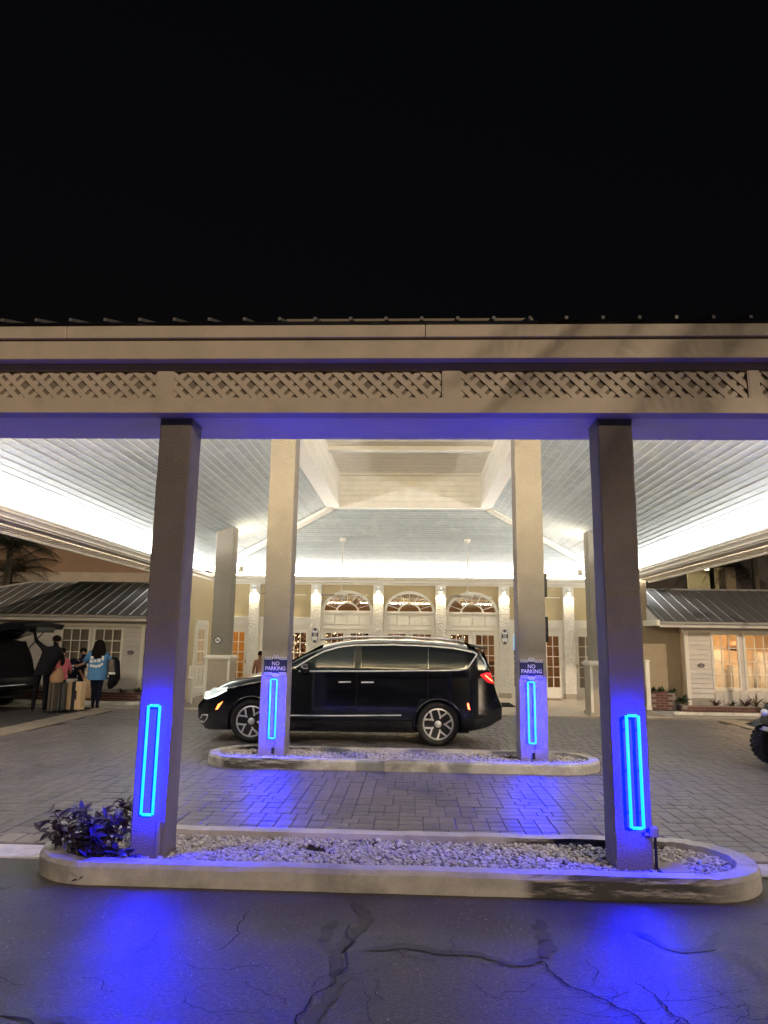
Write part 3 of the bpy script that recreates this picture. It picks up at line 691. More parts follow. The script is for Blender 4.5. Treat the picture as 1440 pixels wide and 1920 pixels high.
t = thing('outlet_box', 'grey weatherproof outlet box at the foot of the near right column', 'outlet', (1.79, 5.6, .1), world=True)
box('box', 'conduit', (1.735, 1.80, 5.52, 5.60, .335, .40), t, bevel=.006); box('cover_flap', 'conduit', (1.70, 1.734, 5.53, 5.556, .345, .365), t); MB().tube([(1.785, 5.565, .02), (1.785, 5.565, .335)], .011, 8).build('pipe', 'cartrim', t)
t = thing('utility_slab', 'small grey concrete slab in the pebbles beside the near right column', 'slab', (1.9, 5.65, .08), world=True)
box('slab', 'concrete', (1.80, 2.02, 5.50, 5.74, .06, .115), t, bevel=.008)

# ------------------------------------------------------------------ signs
def arc(cx, cz, rx, rz, a0, a1, n=10): return [(cx+rx*cos(radians(a0+(a1-a0)*i/n)), cz+rz*sin(radians(a0+(a1-a0)*i/n))) for i in range(n+1)]
def no_parking(label, xc, y, zc_):
    t = thing('no_parking_sign', label, 'sign', (xc, y, zc_), group='no parking signs on the columns', world=True)
    w, h = .165, .125; fn = lambda a, b, d: (xc+a, d, zc_+b)
    outl = [(-w, -h+.012), (-w+.012, -h), (-.055, -h)]+arc(0, -h, .055, .036, 180, 360, 10)+[(.055, -h), (w-.012, -h), (w, -h+.012), (w, h-.012), (w-.012, h), (.055, h)]+arc(0, h, .055, .036, 0, 180, 10)+[(-.055, h), (-w+.012, h), (-w, h-.012)]
    o2 = []
    for p in outl:
        if not o2 or math.dist(p, o2[-1]) > .001: o2.append(p)
    MB().prism(o2, fn, y-.012, y).build('plate', 'navy', t)
    for s in (-1, 1):
        zz = s*(h-.018)
        nb = 13
        for i in range(nb):
            xa = -w+.016+(2*w-.032)*i/(nb-1)
            if abs(xa) < .045: continue
            MB().prism([(xa-.010, zz-.013), (xa-.005, zz-.013), (xa+.010, zz+.013), (xa+.005, zz+.013)], fn, y-.0145, y-.0122).build('ornament_bar', 'sign_white', t)
            MB().prism([(xa+.010, zz-.013), (xa+.005, zz-.013), (xa-.010, zz+.013), (xa-.005, zz+.013)], fn, y-.0165, y-.0147).build('ornament_bar', 'sign_white', t)
        for e in (-1, 1):
            box('ornament_rule', 'sign_white', (xc-w+.010 if e < 0 else xc+.05, xc-.05 if e < 0 else xc+w-.010, y-.0146, y-.0124, zc_+zz-.018, zc_+zz-.0145), t); box('ornament_rule', 'sign_white', (xc-w+.010 if e < 0 else xc+.05, xc-.05 if e < 0 else xc+w-.010, y-.0146, y-.0124, zc_+zz+.0145, zc_+zz+.018), t)
        ring = arc(0, s*(h+.002), .047, .029, 0, 360, 24)[:-1]; inn = arc(0, s*(h+.002), .039, .022, 0, 360, 24)[:-1]
        vs = [fn(a, b, y-.015) for a, b in ring]+[fn(a, b, y-.015) for a, b in inn]; n = len(ring)
        MB().add(vs, [(i, (i+1) % n, n+(i+1) % n, n+i) for i in range(n)]).build('medallion_ring', 'sign_white', t)
        for k in (-.018, 0, .018):
            ring = arc(k, s*(h+.002), .015, .013, 0, 360, 16)[:-1]; inn = arc(k, s*(h+.002), .010, .008, 0, 360, 16)[:-1]; n = len(ring)
            vs = [fn(a, b, y-.0155-abs(k)*.01) for a, b in ring]+[fn(a, b, y-.0155-abs(k)*.01) for a, b in inn]
            MB().add(vs, [(i, (i+1) % n, n+(i+1) % n, n+i) for i in range(n)]).build('medallion_scroll', 'sign_white', t)
    R = Matrix.Rotation(pi/2, 4, 'X')
    for s, z, sz in (('NO', .031, .068), ('PARKING', -.036, .068)):
        text_mesh('lettering', s, sz, 'sign_white', t, Matrix.Translation((xc, y-.0145, zc_+z)) @ R @ Matrix.Diagonal((1.02, 1.12, 1, 1)))
no_parking('navy NO PARKING sign on the column before the minivan hood', -1.94, 10.192, 1.335)
no_parking('navy NO PARKING sign on the column behind the minivan tail', 1.675, 10.192, 1.35)
t = thing('no_smoking_sign', 'round white and black no smoking sign on the far left column', 'sign', (-4.72, 17.345, 1.66), world=True)
fn = lambda a, b, d: (-4.75+a, d, 1.66+b)
MB().prism(arc(0, 0, .09, .09, 0, 360, 28)[:-1], fn, 17.335, 17.348).build('plate', 'sign_black', t)
MB().prism(arc(0, 0, .072, .072, 0, 360, 28)[:-1], fn, 17.331, 17.334).build('face', 'sign_white', t)
MB().prism([(-.06, .045), (-.048, .057), (.06, -.045), (.048, -.057)], fn, 17.326, 17.3285).build('slash', 'sign_black', t)
MB().prism([(-.05, -.016), (.03, -.016), (.03, .0), (-.05, .0)], fn, 17.329, 17.3305).build('cigarette', 'sign_black', t)
MB().prism([(.028, .012), (.04, .012), (.05, .04), (.036, .04)], fn, 17.329, 17.3305).build('smoke', 'sign_black', t)

# ------------------------------------------------------------------ ceiling fans
def fan(label, x, y, rot):
    zt = ZC+SLP*(YB-y); zm = 2.97
    t = thing('ceiling_fan', label, 'ceiling fan', (x, y, zm), group='white ceiling fans near the doors', world=True)
    MB().lathe([(.0, .0), (.075, .0), (.095, .05), (.09, .10), (.03, .11)], (x, y, zt-.12), 20).build('canopy_cap', 'white_trim', t, smooth=True)
    MB().tube([(x, y, zm+.1), (x, y, zt-.09)], .014, 8).build('downrod', 'white_trim', t, smooth=True)
    mo = MB().lathe([(.05, -.10), (.10, -.085), (.115, -.05), (.17, -.03), (.18, .02), (.15, .06), (.06, .085), (.03, .14)], (x, y, zm), 24).build('motor', 'white_trim', t, smooth=True)
    MB().lathe([(.03, -.135), (.07, -.12), (.075, -.10)], (x, y, zm), 16).build('switch_cap', 'alloy', mo, smooth=True)
    for k in range(5):
        a = rot+2*pi*k/5; d = Vector((cos(a), sin(a), 0)); n = Vector((-sin(a), cos(a), 0)); c = Vector((x, y, zm-.02)); vs = []
        for q, w in ((.26, .055), (.40, .065), (.66, .07), (.70, .05)):
            for s in (-1, 1):
                for e in (-.003, .003): vs.append(c+d*q+n*(s*w)+Vector((0, 0, e+s*.012)))
        fs = []
        for i in range(3):
            b = i*4; fs += [(b, b+4, b+6, b+2), (b+1, b+3, b+7, b+5), (b, b+1, b+5, b+4), (b+2, b+6, b+7, b+3)]
        fs += [(0, 2, 3, 1), (12, 13, 15, 14)]
        bl = MB().add(vs, fs).build('blade', 'white_paint', t)
        MB().add([c+d*.15+n*.02, c+d*.15-n*.02, c+d*.30-n*.035+Vector((0, 0, -.004)), c+d*.30+n*.035+Vector((0, 0, -.004))], [(0, 1, 2, 3)]).build('blade_bracket', 'alloy', bl)
fan('white ceiling fan on a long rod before the left arched window', -2.01, 20.0, .12)
fan('white ceiling fan on a long rod before the right arched window', 1.55, 20.0, .2)
fan('white ceiling fan mostly hidden by the column before the minivan hood', -3.72, 20.0, .05)
fan('white ceiling fan mostly hidden by the column behind the minivan tail', 3.42, 20.0, .0)

# ------------------------------------------------------------------ uplights behind the far columns
for lab, x, sg in (('left', -4.42, 1), ('right', 4.23, -1)):
    t = thing('uplight', 'small uplight behind the top of the far %s column' % lab, 'light', (x, 17.98, 3.42), group='uplights on the far columns', world=True)
    box('bracket', 'white_trim', (x-.03, x+.03, 17.792, 17.93, 3.40, 3.44), t); MB().lathe([(.05, 0), (.06, .10), (.055, .14)], (x, 17.98, 3.40), 16).build('housing', 'white_trim', t, smooth=True)
    MB().lathe([(.048, 0), (.048, .006)], (x, 17.98, 3.542), 16).build('lens', 'sconce_glow', t)
    ld = bpy.data.lights.new('uplight_light', 'SPOT'); ld.energy = 55; ld.color = (1, .84, .58); ld.spot_size = radians(140); ld.spot_blend = .8; ld.shadow_soft_size = .05
    lo = bpy.data.objects.new('light', ld); COL.objects.link(lo); lo.parent = t; lo.location = (0, 0, .16); lo.rotation_euler = Vector((-sg*.35, -.15, -1)).to_track_quat('Z', 'Y').to_euler()
# ================================================================== THE ENTRANCE FRONT
FY = 22.5
ent = thing('hotel_entrance', 'cream entrance front with arched windows and white french doors', 'building', (0, FY, 0), world=True)
PX = [-5.02, -3.05, -1.075, .89, 2.87, 4.87]; PW = .165
ZD, ZP, ZA, ZW = 2.04, 2.55, 2.575, 3.46     # door head, panel head, arch spring, wall top
bays = [(-6.30, PX[0]-PW)]+[(PX[i]+PW, PX[i+1]-PW) for i in range(5)]+[(PX[5]+PW, 6.05)]
for p in PX:
    box('pilaster', 'stucco_white', (p-PW, p+PW, FY-.17, FY+.1, .17, ZW-.02), ent, bevel=.006)
    box('pilaster_base', 'stucco_fine', (p-PW-.012, p+PW+.012, FY-.182, FY+.1, .02, .169), ent)
def leaf(x0, x1, z0, z1, y, rows, cols, behind=None, handle=0, bottom=.32, top=.13, stile=.115, nm='door'):
    """one french door leaf: stiles and rails, glazing bars, panes"""
    d = MB().box(x0, x0+stile, y-.02, y+.025, z0, z1).box(x1-stile, x1, y-.02, y+.025, z0, z1).box(x0+stile, x1-stile, y-.02, y+.025, z0, z0+bottom).box(x0+stile, x1-stile, y-.02, y+.025, z1-top, z1).build(nm, 'white_trim', ent, fix=False)
    gx0, gx1, gz0, gz1 = x0+stile, x1-stile, z0+bottom, z1-top; pw, ph = (gx1-gx0)/cols, (gz1-gz0)/rows; b = .013
    for i in range(1, cols): box('glazing_bar', 'white_trim', (gx0+pw*i-b, gx0+pw*i+b, y-.014, y+.014, gz0, gz1), d)
    for j in range(1, rows): box('glazing_bar', 'white_trim', (gx0, gx1, y-.012, y+.012, gz0+ph*j-b, gz0+ph*j+b), d)
    me = None
    for i in range(cols):
        for j in range(rows):
            if me is None:
                mb = MB().box(-pw/2+b, pw/2-b, -.002, .002, -ph/2+b, ph/2-b); me = bpy.data.meshes.new('pane'); me.from_pydata(mb.v, [], mb.f); me.materials.append(MATS['glass'])
            o = link('pane', me, d); o.location = (gx0+pw*(i+.5), y, gz0+ph*(j+.5))
    if behind: box('blind', behind, (gx0-.02, gx1+.02, y+.05, y+.06, gz0-.02, gz1+.02), d)
    if handle:
        hx = x1-.055 if handle > 0 else x0+.055
        MB().tube([(hx, y-.02, z0+.98), (hx, y-.06, z0+.98), (hx-handle*.11, y-.062, z0+.98)], .011, 8).build('handle', 'gold', d)
        box('handle_plate', 'gold', (hx-.022, hx+.022, y-.026, y-.021, z0+.92, z0+1.04), d)
    return d
def casing(x0, x1, z1, y):
    for a, b in ((x0-.07, x0), (x1, x1+.07)): box('door_casing', 'white_trim', (a, b, y-.05, y+.03, .02, z1), ent)
Z0 = .03
for i in (2, 3, 4):
    x0, x1 = bays[i]; m = (x0+x1)/2
    leaf(x0+.03, m-.004, Z0, ZD, FY+.03, 5, 3, handle=1); leaf(m+.004, x1-.03, Z0, ZD, FY+.03, 5, 3, handle=-1)
    box('door_jamb', 'white_trim', (x0, x0+.029, FY-.02, FY+.1, .02, ZD), ent); box('door_jamb', 'white_trim', (x1-.029, x1, FY-.02, FY+.1, .02, ZD), ent)
    box('head_rail', 'white_trim', (x0, x1, FY-.035, FY+.1, ZD+.003, ZD+.08), ent)
    box('panel_board', 'white_paint', (x0, x1, FY+.0, FY+.1, ZD+.081, ZP), ent)
    for k in range(4):      # raised panels above the doors
        w = (x1-x0)/4 if False else None
        a = x0+.07+k*(x1-x0-.10)/4; b = a+(x1-x0-.10)/4-.045
        MB().box(a, b, FY-.022, FY-.001, ZD+.14, ZP-.07).build('raised_panel', 'white_trim', ent, bevel=.008)
    box('arch_sill', 'white_trim', (x0, x1, FY-.05, FY+.1, ZP+.001, ZA), ent)
    R = (x1-x0)/2-.02; RZ = .66
    # stucco with the arch cut out
    n = 28; pts = [(m+R*cos(pi*k/n), ZA+RZ*sin(pi*k/n)) for k in range(n+1)]
    vs = []; fs = []
    for k, (a, b) in enumerate(pts): vs += [(a, FY+.02, b), (x1 if k == 0 else x0 if k == n else x0+(x1-x0)*(1-k/n), FY+.02, ZW if 0 < k < n else ZA)]
    vs2 = [(v[0], v[1], v[2]) for v in vs]
    fs = [(2*k, 2*k+1, 2*k+3, 2*k+2) for k in range(n)]
    vs2 += [(x1, FY+.02, ZW), (x0, FY+.02, ZW)]; fs += [(1, 2*(n+1), 3), (2*n+1, 2*n-1, 2*(n+1)+1)]
    MB().add(vs2, fs).build('wall', 'stucco_yellow', ent)
    win = MB()
    def ring(mb, r0, r1, y0, y1, rz0, rz1):
        P = [(m+r1*cos(pi*k/n), ZA+rz1*sin(pi*k/n)) for k in range(n+1)]+[(m+r0*cos(pi*k/n), ZA+rz0*sin(pi*k/n)) for k in range(n, -1, -1)]
        for k in range(n):
            q = [P[k], P[k+1], P[2*n+1-k-1], P[2*n+1-k]]; mb.prism(q, lambda a, b, c: (a, c, b), y0, y1)
    ring(win, R-.07, R+.02, FY-.05, FY+.03, RZ-.07, RZ+.02); win.box(m-R, m+R, FY-.04, FY+.03, ZA+.001, ZA+.045)
    wo_ = win.build('arched_window', 'white_trim', ent)
    mb = MB(); ring(mb, R*.40, R*.47, FY-.012, FY+.02, RZ*.40, RZ*.47); mb.build('inner_arch_bar', 'white_trim', wo_)
    for k in range(1, 8):
        a = pi*k/8
        p0 = (m+R*.46*cos(a), FY, ZA+RZ*.46*sin(a)); p1 = (m+(R-.05)*cos(a), FY, ZA+(RZ-.05)*sin(a))
        MB().tube([p0, p1], .012, 4).build('glazing_bar', 'white_trim', wo_)
        a0 = pi*(k-1)/8; 
    for k in range(8):
        a0, a1 = pi*k/8+.03, pi*(k+1)/8-.03; q = [a0+(a1-a0)*e/3 for e in range(4)]
        P = [(m+R*.47*cos(e), ZA+RZ*.47*sin(e)) for e in q]+[(m+(R-.06)*cos(e), ZA+(RZ-.06)*sin(e)) for e in q[::-1]]
        MB().prism(P, lambda a, b, c: (a, c, b), FY+.003, FY+.006).build('pane', 'glass', wo_)
    P = [(m+R*.40*cos(pi*k/12), ZA+.04+RZ*.36*sin(pi*k/12)) for k in range(13)]
    MB().prism(P, lambda a, b, c: (a, c, b), FY+.003, FY+.006).build('pane', 'glass', wo_)
for i in (0, 1, 5, 6):
    x0, x1 = bays[i]
    box('wall', 'stucco_yellow', (x0, x1, FY+.01, FY+.1, 2.40, ZW), ent)
    box('lintel', 'white_trim', (x0, x1, FY-.06, FY+.1, 2.16, 2.36), ent); box('lintel_cap', 'white_trim', (x0, x1, FY-.09, FY+.1, 2.361, 2.399), ent)
    box('head_rail', 'white_trim', (x0, x1, FY-.02, FY+.1, ZD+.003, 2.159), ent)
    m = (x0+x1)/2
    if i == 0:
        box('wall', 'stucco_yellow', (x0, -6.0, FY+.01, FY+.1, .02, 2.04), ent); leaf(-6.0, x1-.02, Z0, ZD, FY+.03, 5, 3, handle=1)
    elif i == 6:
        leaf(x0+.02, 5.95, Z0, ZD, FY+.03, 5, 3, behind='blinds', handle=-1); box('wall', 'stucco_yellow', (5.951, x1, FY+.01, FY+.1, .02, 2.04), ent)
    else:
        leaf(x0+.02, m-.004, Z0, ZD, FY+.03, 5, 3, handle=0); leaf(m+.004, x1-.02, Z0, ZD, FY+.03, 5, 3, handle=(-1 if i == 1 else 0))
box('upper_wall', 'stucco_yellow', (-6.5, 6.3, FY+.101, FY+.2, ZW-.01, 4.1), ent)
# side returns and wings of the main wall
LW = box('side_wall', 'stucco_yellow', (-6.55, -6.30, 19.7, 22.7, 0, 3.46), ent)
box('side_wall', 'stucco_yellow', (6.05, 6.30, 20.42, 22.7, 0, 3.46), ent)
box('side_wall', 'stucco_tan', (6.301, 6.66, 20.42, 20.6, 0, 3.55), ent); box('side_wall', 'stucco_tan', (6.661, 7.5, 20.42, 20.6, 0, 2.3), ent)
box('side_wall', 'stucco_yellow', (-6.9, -6.551, 19.72, 19.9, 0, 3.46), ent); box('side_wall', 'stucco_yellow', (-7.5, -6.901, 19.72, 19.9, 0, 2.2), ent)
# white side door in the left return
sd_ = box('side_door', 'white_trim', (-6.299, -6.25, 20.55, 21.45, .02, 2.1), ent)
for a, b in ((20.43, 20.55), (21.45, 21.57)): box('door_casing', 'white_trim', (-6.298, -6.22, a, b, .02, 2.22), sd_)
box('door_casing', 'white_trim', (-6.298, -6.22, 20.551, 21.449, 2.101, 2.22), sd_)
for k in range(5):
    for j in range(2):
        box('pane', 'room_lamp', (-6.249, -6.244, 20.68+j*.34, 20.95+j*.34, .35+k*.33, .63+k*.33), sd_) if False else box('panel', 'case_cream', (-6.249, -6.240, 20.68+j*.34, 20.95+j*.34, .35+k*.33, .63+k*.33), sd_)
MB().tube([(-6.25, 21.36, .98), (-6.19, 21.36, .98), (-6.19, 21.25, .98)], .012, 8).build('handle', 'conduit', sd_); box('handle_plate', 'conduit', (-6.25, -6.243, 21.33, 21.39, .82, 1.2), sd_)
# the lobby behind the glass
box('lobby_floor', 'lobby_floor', (-6.2, 6.0, FY+.12, 28.5, -.02, .012), ent)
box('lobby_back_wall', 'lobby_wall', (-6.2, 6.0, 28.5, 28.6, 0, 4.4), ent)
box('lobby_side_wall', 'lobby_yellow', (-6.3, -6.2, FY+.2, 28.5, 0, 4.4), ent); box('lobby_side_wall', 'lobby_yellow', (6.0, 6.1, FY+.2, 28.5, 0, 4.4), ent)
box('lobby_ceiling', 'lobby_yellow', (-6.2, 6.0, FY+.2, 28.5, 4.1, 4.2), ent)
for k in range(7):
    x = -5.6+k*1.85; box('lobby_beam', 'wood_brown', (x, x+.22, FY+.25, 28.45, 3.85, 4.09), ent)
for k in range(3): box('lobby_cross_beam', 'wood_brown', (-6.2, 6.0, 24+k*1.6, 24.2+k*1.6, 3.6, 3.84), ent)
rl = random.Random(21)
for k in range(9):
    x = -5.7+k*1.28; box('lobby_panel', rl.choice(('wood_brown', 'lobby_wall', 'dark')), (x, x+rl.uniform(.5, 1.0), 28.44, 28.49, .1, rl.uniform(1.7, 2.6)), ent)
for x in (-4.2, -.1, 4.0): box('lobby_lamp', 'lobby_lamp', (x-.5, x+.5, 25.2, 25.5, 3.50, 3.54), ent)
# things inside the lobby
def front_desk(x0, x1, y, label):
    t = thing('lobby_desk', label, 'desk', ((x0+x1)/2, y, 0), world=True)
    box('front', 'wood_brown', (x0, x1, y, y+.5, .012, 1.0), t); box('counter_top', 'case_cream', (x0-.06, x1+.06, y-.06, y+.56, 1.001, 1.05), t)
front_desk(2.8, 4.6, 26.5, 'brown reception desk behind the right french doors'); front_desk(-5.6, -3.8, 25.3, 'brown lobby counter behind the far left french doors')
t = thing('wall_screen', 'bright blue wall screen behind the right french doors', 'screen', (3.6, 26, 1.5), world=True)
box('frame', 'dark', (3.05, 4.55, 25.9, 25.96, 1.36, 2.2), t); box('display', 'blue_screen', (3.12, 4.35, 25.885, 25.899, 1.42, 2.14), t)
for cx, nm in ((-2.35, 'left'), (1.35, 'right'), (-3.65, 'far left')):
    t = thing('string_light_tree', 'dark tree with tiny warm string lights behind the %s lobby doors' % nm, 'tree', (cx, 24.6, 0), world=True)
    rt = random.Random(int(cx*10)); mb = MB()
    for k in range(700):
        z = rt.uniform(.5, 2.15); r = .62*sqrt(rt.random()); a = rt.uniform(0, 6.28); p = Vector((cx+r*cos(a), 24.6+r*sin(a), z)); d = Vector((rt.uniform(-1, 1), rt.uniform(-1, 1), rt.uniform(-1, 1))).normalized()*.07; e = d.orthogonal().normalized()*.03
        mb.add([p-d, p+e, p+d, p-e], [(0, 1, 2, 3)])
    mb.build('crown', 'leaf_red', t, fix=False); MB().tube([(cx, 24.6, 0), (cx, 24.6, 1.2)], .05, 8).build('trunk', 'trunk', t)
    for k in range(46):
        z = rt.uniform(.7, 2.1); a = rt.uniform(3.3, 6.1); r = .64
        mbb = MB().blob((cx+r*cos(a), 24.6+r*sin(a), z), (.013, .013, .013), 6, 4); mbb.build('fairy_light', 'bulb', t, fix=False)
# sconces on the pilasters
for i, p in enumerate(PX):
    o_ = ('first', 'second', 'third', 'fourth', 'fifth', 'sixth')[i]
    t = thing('wall_lamp', 'lit downlight at the top of the %s pilaster from the left' % o_, 'wall lamp', (p, FY-.2, 3.2), group='downlights on the pilasters', world=True)
    box('back_plate', 'alloy', (p-.05, p+.05, FY-.182, FY-.172, 3.26, 3.40), t)
    MB().tube([(p, FY-.18, 3.36), (p, FY-.235, 3.36)], .018, 8).build('arm', 'alloy', t)
    MB().lathe([(.042, 0), (.042, .13), (.02, .14)], (p, FY-.245, 3.235), 16).build('housing', 'alloy', t, smooth=True)
    MB().lathe([(.038, 0), (.038, .012)], (p, FY-.245, 3.218), 16).build('lens', 'sconce_glow', t)
    ld = bpy.data.lights.new('wall_lamp_light', 'SPOT'); ld.energy = 38; ld.color = (1, .80, .52); ld.spot_size = radians(125); ld.spot_blend = .7; ld.shadow_soft_size = .03
    lo = bpy.data.objects.new('light', ld); COL.objects.link(lo); lo.parent = t; lo.location = (0, -.045-.0, .005); lo.rotation_euler = (radians(6), 0, 0)
# plaques
def plaque(label, x, z):
    t = thing('wall_plaque', label, 'sign', (x, FY-.19, z), group='oval notice plaques on the pilasters', world=True)
    fn = lambda a, b, d: (x+a, d, z+b)
    P = [(-.10, -.15)]+arc(0, -.16, .085, .07, 180, 360, 8)+[(.10, -.15), (.10, .15)]+arc(0, .16, .085, .07, 0, 180, 8)+[(-.10, .15)]
    MB().prism(P, fn, FY-.185, FY-.172).build('plate', 'navy', t)
    MB().prism([(-.085, .085), (.085, .085), (.085, .15), (.05, .2), (-.05, .2), (-.085, .15)], fn, FY-.189, FY-.186).build('upper_field', 'sign_white', t)
    MB().prism([(-.085, -.15), (-.05, -.2), (.05, -.2), (.085, -.15), (.085, -.035), (-.085, -.035)], fn, FY-.189, FY-.186).build('lower_field', 'sign_white', t)
    for k, zz in enumerate((.065, .045, .025, .0, -.02)): box('print_line', 'sign_white', (x-.06+.012*(k % 2), x+.06-.012*(k % 2), FY-.188, FY-.186, z+zz-.004, z+zz+.004), t)
    for s in (-1, 1): MB().prism(arc(0, s*.17, .05, .03, 0, 360, 14)[:-1], fn, FY-.193, FY-.190).build('medallion', 'navy', t)
plaque('navy and white notice plaque on the pilaster left of the arched doors', PX[1], 1.83); plaque('navy and white notice plaque on the pilaster right of the arched doors', PX[4], 1.86)
t = thing('security_camera', 'small white security camera under the cornice at the left corner', 'camera', (-6.1, 22.0, 3.4), world=True)
MB().lathe([(.05, 0), (.05, .02)], (-6.05, 22.05, 3.41), 12).build('mount', 'white_trim', t); MB().tube([(-6.05, 22.05, 3.41), (-6.05, 22.03, 3.36)], .015, 8).build('stem', 'white_trim', t); MB().blob((-6.05, 22.0, 3.33), (.055, .06, .05)).build('dome', 'white_trim', t, smooth=True)
t = thing('doormat', 'dark doormat lying before the right french doors', 'doormat', (2.2, 20.6, .02), world=True)
MB().box(.9, 2.75, 19.3, 20.6, .022, .034).build('mat', 'cloth_black', t, bevel=.006)
t = thing('doormat', 'flat brown threshold mat at the far right doors', 'doormat', (3.9, 22.1, .02), world=True)
MB().box(3.2, 4.5, 21.8, 22.25, .022, .036).build('mat', 'wood_brown', t, bevel=.006)
for k, (zz, hh) in enumerate(((2.36, .34), (1.72, .36))):
    t = thing('speaker_box', '%s black box fixed to the side of the column behind the minivan tail' % ('upper', 'lower')[k], 'speaker', (1.95, 10.4, zz), world=True)
    box('cabinet', 'cartrim', (1.893, 1.945, 10.28, 10.50, zz, zz+hh), t, bevel=.012); box('bracket', 'cartrim', (1.886, 1.8925, 10.36, 10.42, zz+.1, zz+hh-.1), t)

# ================================================================== THE LOW WINGS
def window(parent, x0, x1, z0, z1, y, cols, rows, back, nm='window'):
    w = MB().box(x0-.06, x0, y-.03, y+.03, z0-.06, z1+.06).box(x1, x1+.06, y-.03, y+.03, z0-.06, z1+.06).box(x0, x1, y-.03, y+.03, z1, z1+.06).box(x0, x1, y-.04, y+.03, z0-.06, z0).build(nm, 'white_trim', parent, fix=False)
    pw, ph = (x1-x0)/cols, (z1-z0)/rows; b = .012
    for i in range(1, cols): box('glazing_bar', 'white_trim', (x0+pw*i-b, x0+pw*i+b, y-.012, y+.012, z0, z1), w)
    for j in range(1, rows): box('glazing_bar', 'white_trim', (x0, x1, y-.010, y+.010, z0+ph*j-b, z0+ph*j+b), w)
    me = None
    for i in range(cols):
        for j in range(rows):
            if me is None:
                mb = MB().box(-pw/2+b, pw/2-b, -.002, .002, -ph/2+b, ph/2-b); me = bpy.data.meshes.new('pane'); me.from_pydata(mb.v, [], mb.f); me.materials.append(MATS['glass'])
            o = link('pane', me, w); o.location = (x0+pw*(i+.5), y, z0+ph*(j+.5))
    if back: box('curtain', back, (x0-.03, x1+.03, y+.08, y+.09, z0-.03, z1+.03), w)
    return w
def wing(name, label, x0, x1, yw, ze, openings, xr0, xr1, ridge_in, seed, hipx, side):
    t = thing(name, label, 'building', ((x0+x1)/2, yw, 0), world=True)
    ops = sorted(openings)
    # clapboards, broken at the windows
    z = .30; row = 0
    while z < ze-.14:
        segs = []; cur = x0
        for (a, b, z0, z1) in ops:
            if z+.125 > z0-.06 and z < z1+.06: segs.append((cur, a-.06)); cur = b+.06
        segs.append((cur, x1))
        for a, b in segs:
            if b-a > .02: MB().add([(a, yw-.040, z), (b, yw-.040, z), (b, yw-.006, z+.124), (a, yw-.006, z+.124), (a, yw+.02, z), (b, yw+.02, z), (b, yw+.02, z+.124), (a, yw+.02, z+.124)], [(0, 1, 2, 3), (0, 4, 5, 1), (3, 2, 6, 7), (0, 3, 7, 4), (1, 5, 6, 2)]).build('clapboard', 'siding', t, fix=False)
        z += .128
    box('wall_foot', 'concrete', (x0, x1, yw-.03, yw+.02, 0, .30), t)
    for a in (x0, x1): box('corner_board', 'white_paint', (a-.05, a+.05, yw-.05, yw+.05, 0, ze-.12), t)
    box('frieze_board', 'white_paint', (x0-.1, x1+.1, yw-.05, yw+.03, ze-.119, ze+.04), t)
    # eave, gutter, roof
    ye = yw-.55
    box('eave_soffit', 'cream_paint', (xr0, xr1, ye+.03, yw+.1, ze+.041, ze+.06), t)
    box('eave_fascia', 'siding', (xr0, xr1, ye, ye+.03, ze+.0, ze+.13), t); box('gutter', 'rib', (xr0, xr1, ye-.07, ye-.002, ze+.09, ze+.15), t, bevel=.01)
    zr = ze+.16; rise = .42; run = ridge_in
    fy = lambda d: ye+d
    xa, xb = xr0, xr1
    h0, h1 = hipx
    vs = [(xa, ye-.03, zr), (xb, ye-.03, zr), (h1, ye+run, zr+rise*run), (h0, ye+run, zr+rise*run)]
    rf = MB().add(vs, [(0, 1, 2, 3)]).build('roof', 'metal_roof', t)
    x = xa+.1
    while x < xb-.05:
        # seam runs straight back until it meets a hip
        d = run
        if x < h0: d = run*(x-xa)/max(h0-xa, 1e-3)
        if x > h1: d = min(d, run*(xb-x)/max(xb-h1, 1e-3))
        if d > .1:
            MB().tube([(x, ye-.03, zr+.012), (x, ye+d, zr+rise*d+.012)], .016, 4).build('seam', 'rib', rf)
        x += .31
    for (hx, ex) in ((h0, xa), (h1, xb)):
        if abs(hx-ex) > .2: MB().tube([(ex, ye-.03, zr+.02), (hx, ye+run, zr+rise*run+.02)], .028, 6).build('hip_cap', 'rib', rf)
    MB().tube([(h0, ye+run, zr+rise*run+.02), (h1, ye+run, zr+rise*run+.02)], .03, 6).build('ridge_cap', 'rib', rf)
    for X in (xr0+.02, xr1-.02):
        if abs(X) < 10: MB().prism([(ye+.04, ze+.062), (yw+2.4, ze+.062), (yw+2.4, zr+rise*(yw+2.4-ye)-.02), (ye+.04, zr-.02)], lambda a, b, c: (c, a, b), X-.015, X+.015).build('gable_end', 'siding', t)
    return t
LWY = 19.55
lops = [(-9.75, -9.0, .62, 1.88), (-8.82, -8.08, .62, 1.88)]
lops = [(-9.72, -8.98, .66, 1.90), (-8.80, -8.06, .66, 1.90)]
lw = wing('low_wing', 'low white clapboard wing with two curtained windows and metal roof, left', -13.5, -7.45, LWY, 2.12, lops, -15.5, -6.75, 2.5, 5, (-11.8, -6.75), -1)
for a, b, c_, d_ in lops: window(lw, a, b, c_, d_, LWY-.01, 3, 4, 'curtain')
box('wall_core', 'dark', (-13.4, -7.5, LWY+.021, LWY+2.5, 0, .6), lw); box('wall_core', 'dark', (-7.99, -7.5, LWY+.1, LWY+2.5, .6, 2.2), lw)
t = thing('oval_plaque', 'small black oval plaque on the left clapboard wing', 'plaque', (-7.75, LWY-.03, 1.3), world=True)
